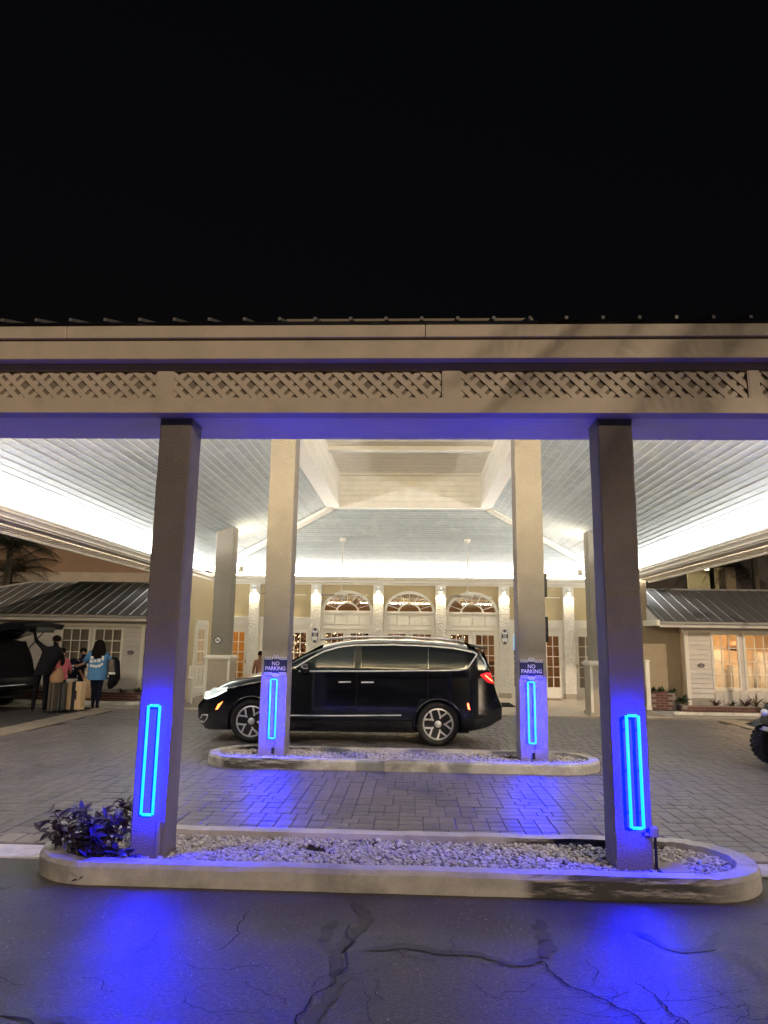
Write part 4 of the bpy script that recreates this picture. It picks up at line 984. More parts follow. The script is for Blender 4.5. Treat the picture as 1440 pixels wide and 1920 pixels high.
MB().prism(arc(-7.76, 1.28, .085, .055, 0, 360, 20)[:-1], lambda a, b, d: (a, d, b), LWY-.058, LWY-.03).build('plate', 'sign_black', t); MB().prism(arc(-7.76, 1.28, .065, .038, 0, 360, 20)[:-1], lambda a, b, d: (a, d, b), LWY-.062, LWY-.059).build('face', 'conduit', t)
RWY = 19.9
rops = [(8.20, 8.84, .58, 1.98), (9.06, 9.80, .58, 1.98)]
rw = wing('low_wing', 'low white clapboard wing with glowing paned windows and metal roof, right', 7.48, 13.0, RWY, 2.16, rops, 6.62, 15.0, 2.4, 6, (6.63, 12.2), 1)
for a, b, c_, d_ in rops: window(rw, a, b, c_, d_, RWY-.01, 3, 4, None)
for k in range(14):
    x = 8.16+k*.22
    if x < 10.2: box('wainscot_board', 'siding', (x, x+.205, RWY-.052, RWY-.041, .06, .5), rw)
box('eave_return', 'white_trim', (6.52, 6.618, RWY-.6, RWY+.75, 2.20, 2.36), rw, bevel=.02)
# lit room behind the right-hand windows
rm = thing('dining_room', 'warm lit room seen through the windows of the right wing', 'room', (9, 22, 0), world=True)
box('back_wall', 'room_wall', (7.6, 12.5, 22.8, 22.9, 0, 2.6), rm); box('side_wall', 'room_wall', (7.52, 7.6, RWY+.15, 22.8, 0, 2.6), rm); box('floor', 'lobby_floor', (7.6, 12.5, RWY+.15, 22.8, 0, .02), rm); box('ceiling', 'room_wall', (7.6, 12.5, RWY+.15, 22.8, 2.3, 2.4), rm)
box('ceiling_lamp', 'room_lamp', (8.4, 10.6, 21.0, 21.3, 2.24, 2.27), rm)
for k in range(4): box('wainscot', 'cream_board', (7.7+k*1.1, 8.7+k*1.1, 22.74, 22.79, .3, 1.0), rm); 
for k, (x, z) in enumerate(((8.15, 1.2), (8.9, 1.55), (9.7, 1.1), (10.5, 1.5))): box('sideboard', 'cream_board', (x, x+.55, 22.2, 22.6, .02, z), rm)
for k, x in enumerate((8.6, 9.5)):
    MB().lathe([(.02, 0), (.16, .02), (.18, .16), (.12, .26), (.02, .28)], (x, 21.6, 1.55), 14).build('pendant_shade', 'wood_brown', rm, smooth=True)
t = thing('oval_plaque', 'small black oval plaque on the right clapboard wing', 'plaque', (7.85, RWY-.03, 1.2), world=True)
MB().prism(arc(7.84, 1.16, .085, .055, 0, 360, 20)[:-1], lambda a, b, d: (a, d, b), RWY-.058, RWY-.03).build('plate', 'sign_black', t); MB().prism(arc(7.84, 1.16, .065, .038, 0, 360, 20)[:-1], lambda a, b, d: (a, d, b), RWY-.062, RWY-.059).build('face', 'conduit', t)
# brick planters
def brick_bed(label, x0, x1, y, h, yb):
    t = thing('brick_planter', label, 'planter', ((x0+x1)/2, y, 0), world=True)
    MB().box(x0, x1, y+.005, y+.10, 0, h-.004).box(x0+.005, x0+.095, y+.1, yb, 0, h-.004).build('mortar_core', 'mortar', t)
    me = bpy.data.meshes.new('brick'); mb = MB().box(-.107, .107, 0, .09, -.029, .029); me.from_pydata(mb.v, [], mb.f); me.materials.append(MATS['brick'])
    z = .03; r = 0
    while z < h:
        x = x0+.11+(.115 if r % 2 else 0)
        while x < x1-.1:
            o = link('brick', me, t); o.location = (x, y-random.uniform(0, .004), z); x += .226
        yy = y+.23
        while yy < yb-.05 and x0 > 0:
            o = link('brick', me, t); o.location = (x0, yy, z); o.rotation_euler = (0, 0, -pi/2); yy += .226
        z += .068; r += 1
    MB().box(x0+.1, x1, y+.1, yb, 0, h-.05).build('soil', 'ground_soil', t)
    return t
brick_bed('low brick edging along the left wing under the windows', -10.8, -7.0, 18.75, .24, 19.5)
brick_bed('low brick edging along the right wing under the glowing windows', 7.02, 10.9, 19.15, .16, 19.85)
brick_bed('raised brick planter against the yellow wall, right side', 6.36, 7.0, 19.55, .44, 20.40)
# pavement, kerb lines beyond the driveway
pv = MB().box(-14, -6.31, 17.35, 18.7, -.02, .02).build('pavement', 'concrete', fix=False); tag(pv, kind='structure')
pv2 = MB().box(6.11, 14, 17.65, 19.1, -.02, .02).build('pavement', 'concrete', fix=False); tag(pv2, kind='structure')
box('kerb_stone', 'white_line', (-14, -6.31, 17.95, 18.12, .02, .10), pv, bevel=.01)
box('kerb_stone', 'white_line', (6.4, 14, 18.0, 18.15, .02, .09), pv2, bevel=.01)
bp_ = MB().box(6.9, 14, 18.2, 19.1, .01, .03).box(-14, -7.0, 18.2, 18.7, .01, .03).build('brick_path', 'brick', fix=False); tag(bp_, kind='structure')
# white post by the right planter
t = thing('white_post', 'slim white square post beside the raised brick planter', 'post', (6.2, 19.3, 0), world=True)
box('shaft', 'white_trim', (6.14, 6.24, 19.2, 19.3, .02, 1.26), t, bevel=.006); box('cap', 'white_trim', (6.125, 6.255, 19.185, 19.315, 1.261, 1.30), t, bevel=.008); box('foot', 'white_trim', (6.13, 6.25, 19.19, 19.31, .021, .09), t)
# white armchair by the left side door
t = thing('armchair', 'white wooden armchair standing by the left side door', 'armchair', (-5.55, 18.9, .02), radians(25))
for sx in (-1, 1):
    for sy in (-1, 1): box('leg', 'white_trim', (sx*.28-.03, sx*.28+.03, sy*.26-.03, sy*.26+.03, 0, .62 if sy < 0 else .95), t, bevel=.004)
    box('armrest', 'white_trim', (sx*.29-.05, sx*.29+.05, -.34, .30, .621, .655), t, bevel=.006)
for k in range(6): box('seat_slat', 'white_trim', (-.25, .25, -.26+k*.092, -.26+k*.092+.08, .38, .405), t)
for k in range(5): box('back_slat', 'white_trim', (-.235+k*.096, -.235+k*.096+.075, .24, .262, .42, .90), t)
box('top_rail', 'white_trim', (-.25, .25, .235, .275, .901, .97), t); box('seat_rail', 'white_trim', (-.25, .25, -.285, -.262, .30, .40), t)

# ================================================================== BUILDINGS BEHIND
fb = thing('hotel_block', 'tall dark beige hotel block behind the left wing', 'building', (-14, 27, 0), world=True)
box('wall', 'far_wall', (-24, -7.2, 27, 40, 0, 5.8), fb); box('string_course', 'cream_paint', (-24, -7.2, 26.9, 26.99, 3.75, 4.15), fb); box('gable_band', 'far_wall_dark', (-24, -7.2, 26.85, 26.99, 5.35, 5.8), fb)
MB().add([(-13.2, 26.6, 5.75), (-7.0, 26.6, 3.6), (-7.0, 26.6, 3.3), (-13.2, 26.6, 5.45), (-13.2, 26.95, 5.75), (-7.0, 26.95, 3.6), (-7.0, 26.95, 3.3), (-13.2, 26.95, 5.45)], [(0, 1, 2, 3), (7, 6, 5, 4), (0, 4, 5, 1), (2, 6, 7, 3), (1, 5, 6, 2), (0, 3, 7, 4)]).build('stair_string', 'far_wall_dark', fb)
fb = thing('hotel_block', 'tall dark hotel block with two lit windows behind the right wing', 'building', (14, 27, 0), world=True)
MB().box(6.6, 10.35, 27, 40, 0, 9).box(12.15, 24, 27, 40, 0, 9).box(10.35, 12.15, 27, 40, 0, 3.3).box(10.35, 12.15, 27, 40, 4.66, 9).box(10.35, 12.15, 28.6, 40, 3.3, 4.66).build('wall', 'far_wall_dark', fb)
w = MB().box(11.2, 11.34, 26.97, 27.05, 3.3, 4.66).box(10.35, 12.15, 26.97, 27.05, 4.6, 4.66).build('window_frame', 'dark', fb)
for a, b in ((10.37, 11.2), (11.34, 12.13)): box('pane', 'glass_frost', (a, b, 27.0, 27.01, 3.3, 4.6), w)
box('room_back', 'pale_room', (10.36, 12.14, 28.5, 28.59, 3.31, 4.65), fb); box('room_ceiling', 'white_trim', (10.36, 12.14, 27.06, 28.5, 4.6, 4.65), fb)
box('room_light', 'far_lamp', (10.9, 11.6, 27.6, 27.8, 4.57, 4.59), fb)
# ================================================================== VEHICLES
def smooth_interp(xs, ys):
    xs = np.array(xs, float); ys = np.array(ys, float); g = np.linspace(xs[0], xs[-1], 400); v = np.interp(g, xs, ys); k = 9
    vp = np.concatenate([np.full(k, v[0]), v, np.full(k, v[-1])]); ker = np.ones(2*k+1)/(2*k+1); v = np.convolve(vp, ker, 'same')[k:-k]
    return lambda u: float(np.interp(u, g, v))
class Car:
    """body given by top and bottom lines, plan width and a side section; u runs from the nose, the seen side is y = -half width"""
    def __init__(s, top, bot, plan, belt, tumble, hw):
        s.top = smooth_interp(*zip(*top)); s.bot = smooth_interp(*zip(*bot)); s.plan = smooth_interp(*zip(*plan)); s.belt = belt; s.tum = tumble; s.hw = hw; s.L = top[-1][0]
    def half(s, u, z):
        t, b = s.top(u), s.bot(u); w = s.plan(u)*s.hw
        lo = min(1, max(0, (z-b)/.22)); w *= .93+.07*sin(lo*pi/2)
        if z > .62 and z < s.belt: w *= 1-.012*((z-.62)/(s.belt-.62))
        if z >= s.belt: w *= .988-s.tum*((z-s.belt)/.6)**1.15
        zs = max(b+.1, t-.17)
        if z > zs: w *= max(0., 1-((z-zs)/max(t-zs, 1e-3))**3.0)**.5 if z < t else 0
        return max(w, 0.)
    def body(s, name, m, root, ns=90, nr=26):
        vs = []; rows = []
        us = [s.L*(.5-.5*cos(pi*i/ns))*.75+s.L*i/ns*.25 for i in range(ns+1)]
        for u in us:
            t, b = s.top(u), s.bot(u); r = []
            for k in range(nr+1):
                f = k/nr; f = 1-(1-f)**1.7; z = b+(t-b)*f; r.append((s.half(u, z) if k < nr else 0., z))
            row = [(u, -y, z) for y, z in r]+[(u, y, z) for y, z in r[-2::-1]]
            rows.append(row)
        n = len(rows[0]); vs = [p for r in rows for p in r]; fs = []
        for i in range(ns):
            for k in range(n): fs.append((i*n+k, i*n+(k+1) % n, (i+1)*n+(k+1) % n, (i+1)*n+k))
        fs += [tuple(range(n))[::-1], tuple(range(ns*n, ns*n+n))]
        o = MB().add(vs, fs).build(name, m, root, smooth=True, merge=.0005)
        return o
    def patch(s, name, m, root, loops, off=.004, th=.0, nu=14, nz=8, both=False, smooth=True, side=-1):
        """loops: lower and upper edge as lists (u,z); a skin between them laid on the side"""
        lo, hi = loops; fl = lambda P, a: (np.interp(a, np.linspace(0, 1, len(P)), [p[0] for p in P]), np.interp(a, np.linspace(0, 1, len(P)), [p[1] for p in P]))
        if both:
            s.patch(name, m, root, loops, off, th, nu, nz, False, smooth, 1)
        sides = (side,); mb = MB()
        for sd in sides:
            vs = []; fs = []
            for i in range(nu+1):
                a = fl(lo, i/nu); b = fl(hi, i/nu)
                for j in range(nz+1):
                    u = a[0]+(b[0]-a[0])*j/nz; z = a[1]+(b[1]-a[1])*j/nz; vs.append((u, sd*(s.half(u, z)+off), z))
            for i in range(nu):
                for j in range(nz): fs.append((i*(nz+1)+j, (i+1)*(nz+1)+j, (i+1)*(nz+1)+j+1, i*(nz+1)+j+1))
            mb.add(vs, fs)
        return mb.build(name, m, root, smooth=smooth, fix=False)
    def strip(s, name, m, root, pts, w=.012, off=.006, both=False):
        P = []
        for i in range(len(pts)-1):
            a, b = Vector(pts[i]), Vector(pts[i+1]); k = max(2, int((b-a).length/.06)); P += [a.lerp(b, j/k) for j in range(k)]
        P.append(Vector(pts[-1])); mb = MB()
        for sd in (-1, 1) if both else (-1,):
            vs = []; fs = []
            for i, p in enumerate(P):
                t = (P[min(i+1, len(P)-1)]-P[max(0, i-1)]).normalized(); n = Vector((-t.y, t.x))*(w/2)
                for q, o in ((p-n, off*.3), (p-n*.7, off), (p+n*.7, off), (p+n, off*.3)): vs.append((q.x, sd*(s.half(q.x, q.y)+o), q.y))
            fs = [(i*4+k, i*4+4+k, i*4+5+k, i*4+1+k) for i in range(len(P)-1) for k in range(3)]
            mb.add(vs, fs)
        return mb.build(name, m, root, smooth=True, fix=False)
def wheel(root, u, y, r, rr, spokes=5, wid=.22, dish=-1):
    t = bpy.data.objects.new('wheel', None); COL.objects.link(t); t.parent = root; t.location = (u, y, r); t.rotation_euler = (0, random.uniform(0, 1), 0)
    w = wid; d = dish
    MB().lathe([(rr-.01, -w*.35), (rr+.015, -w/2), (r-.03, -w/2), (r-.008, -w*.36), (r, -w*.18), (r, w*.18), (r-.008, w*.36), (r-.03, w/2), (rr+.015, w/2), (rr-.01, w*.35)], (0, 0, 0), 48, 'y').build('tyre', 'tyre', t, smooth=True)
    mb = MB(); f = d*w*.40
    def disc(rad, yy, n=40): return [(rad*cos(2*pi*k/n), yy, rad*sin(2*pi*k/n)) for k in range(n)]
    for (r0, y0), (r1, y1) in (((rr+.004, f*.98), (rr-.022, f*1.08)), ((rr-.022, f*1.08), (rr-.034, f*.6)), ((rr-.034, f*.6), (rr-.04, f*-.2))):
        a, b = disc(r0, y0), disc(r1, y1); n = 40; mb.add(a+b, [(i, (i+1) % n, n+(i+1) % n, n+i) for i in range(n)])
    def bar(p0, p1, w0, w1):
        tt = (p1-p0).normalized(); nn = Vector((-tt.z, 0, tt.x)); vs = []
        for p, ww in ((p0, w0), (p1, w1)):
            for q, yy in ((-1, -d*.03), (-.7, 0), (.7, 0), (1, -d*.03)): vs.append(p+nn*(q*ww)+Vector((0, yy, 0)))
        mb.add(vs, [(q, 4+q, 5+q, 1+q) for q in range(3)])
    for k in range(spokes):
        a = 2*pi*k/spokes; rm_ = rr*.50
        pm = Vector((rm_*cos(a), f*.92, rm_*sin(a)))
        bar(Vector((.03*cos(a), f*.80, .03*sin(a))), pm, .026, .020)
        for sg in (-1, 1):
            a1 = a+sg*.34; bar(pm-Vector((cos(a), 0, sin(a)))*.012, Vector(((rr-.018)*cos(a1), f*1.03, (rr-.018)*sin(a1))), .017, .021)
    mb.build('rim', 'alloy', t, fix=False)
    MB().lathe([(.058, 0), (.058, d*.02), (.03, d*.03)], (0, f*.72, 0), 20, 'y').build('hub', 'alloy', t, smooth=True)
    MB().lathe([(rr-.06, 0), (rr-.06, -d*.01)], (0, f*.15, 0), 32, 'y').build('brake_disc', 'cartrim', t)
    for k in range(5):
        a = 2*pi*k/5+.6; MB().lathe([(.010, 0), (.010, d*.012)], (.078*cos(a), f*.80, .078*sin(a)), 8, 'y').build('wheel_nut', 'cartrim', t)
    return t
def arches(body, root, cx, r, hw):
    for c in cx:
        for sg in (-1, 1):
            k = MB().lathe([(r, 0), (r, .42)], (c, -hw-.12 if sg < 0 else hw-.30, .345), 40, 'y').build('arch_cutter', 'cartrim', None)
            bo = body.modifiers.new('arch', 'BOOLEAN'); bo.operation = 'DIFFERENCE'; bo.solver = 'EXACT'; bo.object = k; CUT.append((body, k))
CUT = []
def bake_cuts():
    dg = bpy.context.evaluated_depsgraph_get(); done = set()
    for b, k in CUT:
        if b.name in done: continue
        done.add(b.name); k_all = [q for bb, q in CUT if bb is b]
        mw = b.matrix_basis.copy(); par = b.parent; b.parent = None; b.matrix_basis = Matrix()
        bpy.context.view_layer.update(); dg = bpy.context.evaluated_depsgraph_get()
        me = bpy.data.meshes.new_from_object(b.evaluated_get(dg)); b.modifiers.clear(); b.data = me; b.parent = par; b.matrix_basis = mw
        for q in k_all: bpy.data.objects.remove(q)
# ---- the minivan
VAN = Car(top=[(0, .62), (.05, .74), (.16, .86), (.45, .985), (.8, 1.075), (1.16, 1.15), (1.30, 1.20), (1.75, 1.46), (2.1, 1.62), (2.5, 1.70), (3.0, 1.735), (3.7, 1.73), (4.3, 1.695), (4.72, 1.64), (4.86, 1.55), (4.97, 1.25), (5.07, 1.0), (5.11, .80), (5.15, .6)],
          bot=[(0, .46), (.04, .26), (.15, .19), (.7, .20), (4.2, .20), (4.7, .25), (5.0, .33), (5.15, .45)],
          plan=[(0, .62), (.08, .76), (.25, .88), (.55, .96), (.95, 1.0), (4.3, 1.0), (4.75, .965), (5.0, .90), (5.15, .80)], belt=1.17, tumble=.155, hw=.985)
van = thing('minivan', 'black minivan with lit lamps parked across the driveway under the canopy', 'minivan', (-3.66, 12.93, .014), radians(1.6))
vb = VAN.body('body', 'carpaint', van)
WU = (.98, 4.07); arches(vb, van, WU, .405, .985)
G = .005
VAN.patch('quarter_glass', 'carglass', van, ([(1.72, 1.20), (1.80, 1.20)], [(1.74, 1.26), (1.82, 1.305)]), G, nu=4)
VAN.patch('front_side_window', 'carglass_front', van, ([(1.78, 1.195), (2.2, 1.20), (2.66, 1.21)], [(1.80, 1.30), (2.2, 1.495), (2.66, 1.585)]), G, both=True)
VAN.patch('pillar_trim', 'cartrim', van, ([(2.665, 1.21), (2.78, 1.21)], [(2.665, 1.588), (2.78, 1.60)]), G+.001, nu=4, both=True)
VAN.patch('sliding_door_window', 'carglass', van, ([(2.785, 1.212), (3.3, 1.22), (3.90, 1.235)], [(2.785, 1.602), (3.3, 1.61), (3.90, 1.597)]), G, both=True)
VAN.patch('rear_quarter_window', 'carglass', van, ([(3.915, 1.236), (4.3, 1.248), (4.50, 1.262)], [(3.915, 1.596), (4.35, 1.565), (4.70, 1.495)]), G, both=True)
ch = VAN.strip('window_chrome', 'chrome', van, [(1.70, 1.24), (1.95, 1.40), (2.15, 1.505), (2.4, 1.58), (2.66, 1.612), (3.3, 1.632), (3.9, 1.618), (4.35, 1.585), (4.68, 1.525), (4.735, 1.49), (4.70, 1.44), (4.60, 1.30), (4.52, 1.24), (4.42, 1.222), (3.9, 1.212), (3.0, 1.192), (2.2, 1.178), (1.74, 1.172)], .026, .012, both=True)
for u in (2.715, 3.905): VAN.strip('door_seam', 'crack', van, [(u, .34), (u, 1.185)], .009, .003, both=True)
VAN.strip('door_seam', 'crack', van, [(1.50, .42), (1.62, .70), (1.66, 1.16)], .008, .003, both=True)
VAN.strip('sill_seam', 'crack', van, [(1.5, .34), (3.5, .34)], .007, .003, both=True)
VAN.strip('side_chrome', 'chrome', van, [(1.55, .455), (2.3, .462), (3.46, .485)], .020, .012, both=True)
VAN.strip('slide_rail', 'crack', van, [(3.92, 1.06), (4.62, 1.085)], .008, .003)
for u in (2.52, 2.90):
    VAN.strip('door_handle', 'chrome', van, [(u-.11, 1.005), (u+.10, 1.01)], .028, .03, both=True)
MB().tube([(2.05, -.72, 1.70), (2.6, -.735, 1.752), (3.4, -.74, 1.77), (4.1, -.73, 1.745), (4.45, -.71, 1.70)], .018, 8).build('roof_rail', 'chrome', van, smooth=True)
MB().tube([(2.05, .72, 1.70), (2.6, .735, 1.752), (3.4, .74, 1.77), (4.1, .73, 1.745), (4.45, .71, 1.70)], .018, 8).build('roof_rail', 'chrome', van, smooth=True)
MB().add([(4.42, -.03, 1.70), (4.42, .03, 1.70), (4.62, -.03, 1.68), (4.62, .03, 1.68), (4.60, -.012, 1.785), (4.60, .012, 1.785), (4.50, 0, 1.75)], [(0, 2, 4, 6), (1, 6, 5, 3), (2, 3, 5, 4), (0, 6, 1), (6, 4, 5)]).build('shark_fin', 'carpaint', van)
MB().add([(4.62, -.72, 1.665), (4.62, .72, 1.665), (4.93, -.66, 1.60), (4.93, .66, 1.60), (4.62, -.72, 1.62), (4.62, .72, 1.62), (4.92, -.66, 1.565), (4.92, .66, 1.565)], [(0, 2, 3, 1), (4, 5, 7, 6), (2, 6, 7, 3), (0, 4, 6, 2), (1, 3, 7, 5)]).build('spoiler', 'carpaint', van, bevel=.015)
# rear window on the tailgate
MB().add([(4.88, -.62, 1.53), (4.88, .62, 1.53), (5.005, .66, 1.18), (5.005, -.66, 1.18)], [(0, 1, 2, 3)]).build('rear_window', 'carglass', van)
VAN.patch('tail_lamp', 'tail_dim', van, ([(4.78, 1.14), (4.90, 1.03), (5.09, .98)], [(4.78, 1.165), (4.90, 1.19), (5.03, 1.185)]), .010, nu=12)
VAN.strip('tail_lamp_glow', 'tail_glow', van, [(4.86, 1.15), (4.95, 1.075), (5.02, 1.03), (5.07, 1.02)], .022, .020)
VAN.strip('tail_lamp_glow', 'tail_red', van, [(4.86, 1.175), (4.95, 1.165), (5.03, 1.15)], .022, .018)
VAN.patch('side_marker', 'tail_glow', van, ([(4.565, .60), (4.60, .585)], [(4.55, .69), (4.575, .70)]), .012, nu=3, nz=4)
VAN.patch('headlamp', 'headlamp', van, ([(.045, .70), (.20, .70), (.52, .83)], [(.08, .765), (.22, .86), (.56, .895)]), .010, nu=14)
VAN.strip('daytime_lamp', 'headlamp_lit', van, [(.05, .705), (.20, .70), (.36, .755), (.54, .85)], .034, .020)
MB().blob((.20, -.80, .77), (.06, .04, .045)).build('lens', 'headlamp_lit', van, smooth=True)
VAN.patch('turn_marker', 'amber', van, ([(.36, .52), (.40, .53)], [(.40, .61), (.49, .665)]), .012, nu=3, nz=4)
VAN.strip('fog_lamp_trim', 'chrome', van, [(.06, .36), (.10, .42), (.22, .43), (.20, .36), (.14, .30), (.07, .31)], .018, .015)
VAN.strip('hood_seam', 'crack', van, [(.56, .90), (.62, .86), (1.05, 1.05), (1.55, 1.15)], .008, .004)
VAN.patch('windshield', 'carglass', van, ([(1.32, 1.16), (1.6, 1.25), (2.0, 1.45)], [(1.34, 1.19), (1.62, 1.36), (2.02, 1.57)]), .004)
MB().add([(1.28, -.80, 1.18), (1.28, .80, 1.18), (2.08, .66, 1.605), (2.08, -.66, 1.605)], [(0, 1, 2, 3)]).build('windshield_glass', 'carglass', van)
mr_ = MB().blob((1.86, -1.10, 1.21), (.085, .12, .09), 14, 10).build('mirror', 'carpaint', van, smooth=True); MB().tube([(1.86, -.95, 1.15), (1.86, -1.04, 1.18)], .03, 8).build('mirror_arm', 'cartrim', mr_)
VAN.patch('fuel_door', 'crack', van, ([(4.12, .93), (4.42, .93)], [(4.12, .935), (4.42, .935)]), .003, nu=4, nz=1) if False else None
for u in WU:
    for y, d in ((-.885, -1), (.885, 1)): wheel(van, u, y, .352, .255, 5, .225, d)
    a = [(u+.405*cos(radians(q)), .345+.405*sin(radians(q))) for q in range(-10, 191, 8)]
    VAN.strip('arch_lip', 'carpaint', van, a, .03, .014, both=True)
MB().box(.5, 4.6, -.75, .75, .19, .30).build('underbody', 'cartrim', van)

# ---- the dark SUV with its tailgate up
SUV = Car(top=[(0, .7), (.1, .9), (.5, 1.02), (1.2, 1.12), (1.45, 1.2), (2.0, 1.55), (2.5, 1.66), (3.4, 1.68), (4.1, 1.64), (4.35, 1.60), (4.47, 1.30), (4.55, 1.05), (4.62, .8), (4.66, .6)],
          bot=[(0, .45), (.1, .28), (.6, .25), (4.2, .26), (4.5, .36), (4.66, .46)], plan=[(0, .7), (.3, .92), (.8, 1), (4.0, 1), (4.4, .95), (4.66, .84)], belt=1.08, tumble=.17, hw=.93)
suv = thing('suv', 'dark SUV at the left edge with its tailgate raised', 'suv', (-13.85, 17.50, 0), radians(-13))
sb = SUV.body('body', 'carpaint_suv', suv); arches(sb, suv, (.9, 3.68), .40, .93)
SUV.patch('rear_quarter_window', 'carglass', suv, ([(3.35, 1.12), (4.12, 1.16)], [(3.35, 1.50), (3.98, 1.44)]), .006, both=True)
SUV.patch('side_window', 'carglass', suv, ([(2.45, 1.11), (3.30, 1.12)], [(2.45, 1.50), (3.30, 1.51)]), .006, both=True)
SUV.patch('side_window', 'carglass', suv, ([(1.65, 1.11), (2.40, 1.11)], [(1.75, 1.28), (2.40, 1.50)]), .006, both=True)
SUV.strip('window_chrome', 'chrome', suv, [(2.0, 1.45), (2.5, 1.53), (3.35, 1.54), (3.95, 1.50), (4.10, 1.40), (4.24, 1.22)], .022, .012)
SUV.patch('tail_lamp', 'tail_dim', suv, ([(4.05, .98), (4.58, .84)], [(4.15, 1.06), (4.52, 1.0)]), .012)
SUV.strip('tail_lamp_bar', 'tail_red', suv, [(4.12, 1.0), (4.52, .93)], .015, .02)
MB().blob((4.50, -.86, 1.0), (.05, .03, .03)).build('reverse_lamp', 'white_lamp', suv, smooth=True)
SUV.strip('bumper_reflector', 'tail_red', suv, [(4.30, .56), (4.56, .57)], .04, .018)  # no lamp: its glow stands in for light thrown back
SUV.strip('bumper_chrome', 'chrome', suv, [(4.15, .40), (4.40, .46), (4.60, .55)], .018, .014)
SUV.strip('body_crease', 'alloy', suv, [(3.3, .92), (4.0, .90), (4.5, .74)], .010, .006)
MB().add([(4.41, -.62, 1.57), (4.41, .62, 1.57), (4.63, .76, .86), (4.63, -.76, .86), (4.68, -.76, .74), (4.68, .76, .74)], [(0, 1, 2, 3), (3, 2, 5, 4)]).build('cargo_shade_sheet', 'dark', suv)  # flat black sheet painted for the shade inside the open cargo bay
MB().tube([(4.63, -.80, .56), (4.68, 0, .56), (4.63, .80, .56)], .012, 6).build('bumper_strip', 'chrome', suv)
# raised tailgate: a curved panel hinged at the roof
tg = []; 
for i in range(9):
    f = i/8; u = 4.18+1.28*f; z = 1.68+.42*sin(f*pi*.55)-.10*f*f; w = .66+.06*sin(f*pi)
    tg.append((u, z, w, .05+.11*sin(f*pi*.8)))
vs = []; fs = []
for (u, z, w, th) in tg:
    vs += [(u, -w, z-.03), (u, 0, z+.02), (u, w, z-.03), (u-.03, w*.92, z-th-.03), (u-.03, -w*.92, z-th-.03)]
for i in range(8):
    for k in range(5): fs.append((i*5+k, i*5+(k+1) % 5, i*5+5+(k+1) % 5, i*5+5+k))
fs += [(0, 1, 2, 3, 4), (44, 43, 42, 41, 40)]
tgo = MB().add(vs, fs).build('tailgate', 'carpaint_suv', suv, smooth=False, bevel=.012)
MB().add([(4.45, -.56, 1.685), (4.45, .56, 1.685), (4.95, .56, 1.80), (4.95, -.56, 1.80)], [(0, 1, 2, 3)]).build('tailgate_window', 'carglass', tgo)
MB().box(5.30, 5.48, -.30, .30, 1.78, 1.90).build('tailgate_handle', 'cartrim', tgo, bevel=.02); MB().blob((5.2, -.42, 1.865), (.02, .02, .014)).build('tailgate_lamp', 'bulb', tgo)
for y in (-.68, .68): MB().tube([(4.42, y, 1.36), (4.85, y, 1.80)], .014, 6).build('gas_strut', 'cartrim', suv)
for u in (.9, 3.68):
    for y, d in ((-.83, -1), (.83, 1)): wheel(suv, u, y, .35, .24, 5, .22, d)
MB().box(.5, 4.3, -.7, .7, .24, .32).build('underbody', 'cartrim', suv)

# ---- lifted golf cart at the right edge
gc = thing('golf_cart', 'lifted golf cart with knobbly tyres at the right edge', 'golf cart', (5.30, 10.40, .014), radians(4))
def cart_wheel(u, y, d):
    t = bpy.data.objects.new('wheel', None); COL.objects.link(t); t.parent = gc; t.location = (u, y, .295)
    w = .24; r = .295
    MB().lathe([(.15, -w*.4), (.165, -w/2), (r-.05, -w/2), (r-.015, -w*.42), (r-.012, w*.42), (r-.05, w/2), (.165, w/2), (.15, w*.4)], (0, 0, 0), 40, 'y').build('tyre', 'tyre', t, smooth=True)
    mb = MB()
    for k in range(26):
        a = 2*pi*k/26
        for yy, da in ((-.09, 0), (-.03, .12), (.03, 0), (.09, .12)):
            q = a+da; c = Vector((cos(q)*(r-.008), yy, sin(q)*(r-.008))); rad = Vector((cos(q), 0, sin(q))); tn = Vector((-sin(q), 0, cos(q)))
            vs = [c+rad*e+tn*f*.022+Vector((0, g*.024, 0)) for e in (-.01, .004) for f in (-1, 1) for g in (-1, 1)]
            mb.add(vs, [(0, 1, 3, 2), (4, 6, 7, 5), (0, 4, 5, 1), (2, 3, 7, 6), (0, 2, 6, 4), (1, 5, 7, 3)])
    mb.build('tread', 'tyre', t, fix=False)
    MB().lathe([(.155, 0), (.150, d*.02), (.10, d*.01), (.05, d*.02), (.03, d*.03)], (0, d*w*.36, 0), 28, 'y').build('rim', 'cartrim', t, smooth=True)
    for k in range(14):
        a = 2*pi*k/14; mbq = MB(); c = Vector((cos(a), 0, sin(a))); n = Vector((-sin(a), 0, cos(a))); y0 = d*w*.36+d*.022
        p = [c*.138+n*.020, c*.138-n*.020, c*.092-n*.012, c*.092+n*.012]; mbq.add([(q.x, y0, q.z) for q in p]+[(q.x, y0+d*.006, q.z) for q in p], [(0, 1, 2, 3), (7, 6, 5, 4), (0, 4, 5, 1), (1, 5, 6, 2), (2, 6, 7, 3), (3, 7, 4, 0)]).build('rim_insert', 'alloy', t)
for u in (0, 1.68):
    for y, d in ((-.50, -1), (.50, 1)): cart_wheel(u, y, d)
cowl = [(-.18, .46), (-.22, .60), (-.12, .84), (.12, .96), (.32, .98), (.36, .62), (.30, .50)]
MB().prism(cowl, lambda a, b, d: (a, d, b), -.50, .50).build('cowl', 'carpaint_suv', gc, bevel=.05)
for y in (-.36, .36): MB().blob((-.17, y, .74), (.05, .09, .06)).build('headlamp', 'alloy', gc, smooth=True)
MB().box(-.24, -.19, -.42, .42, .50, .56).build('bumper', 'chrome', gc, bevel=.015)
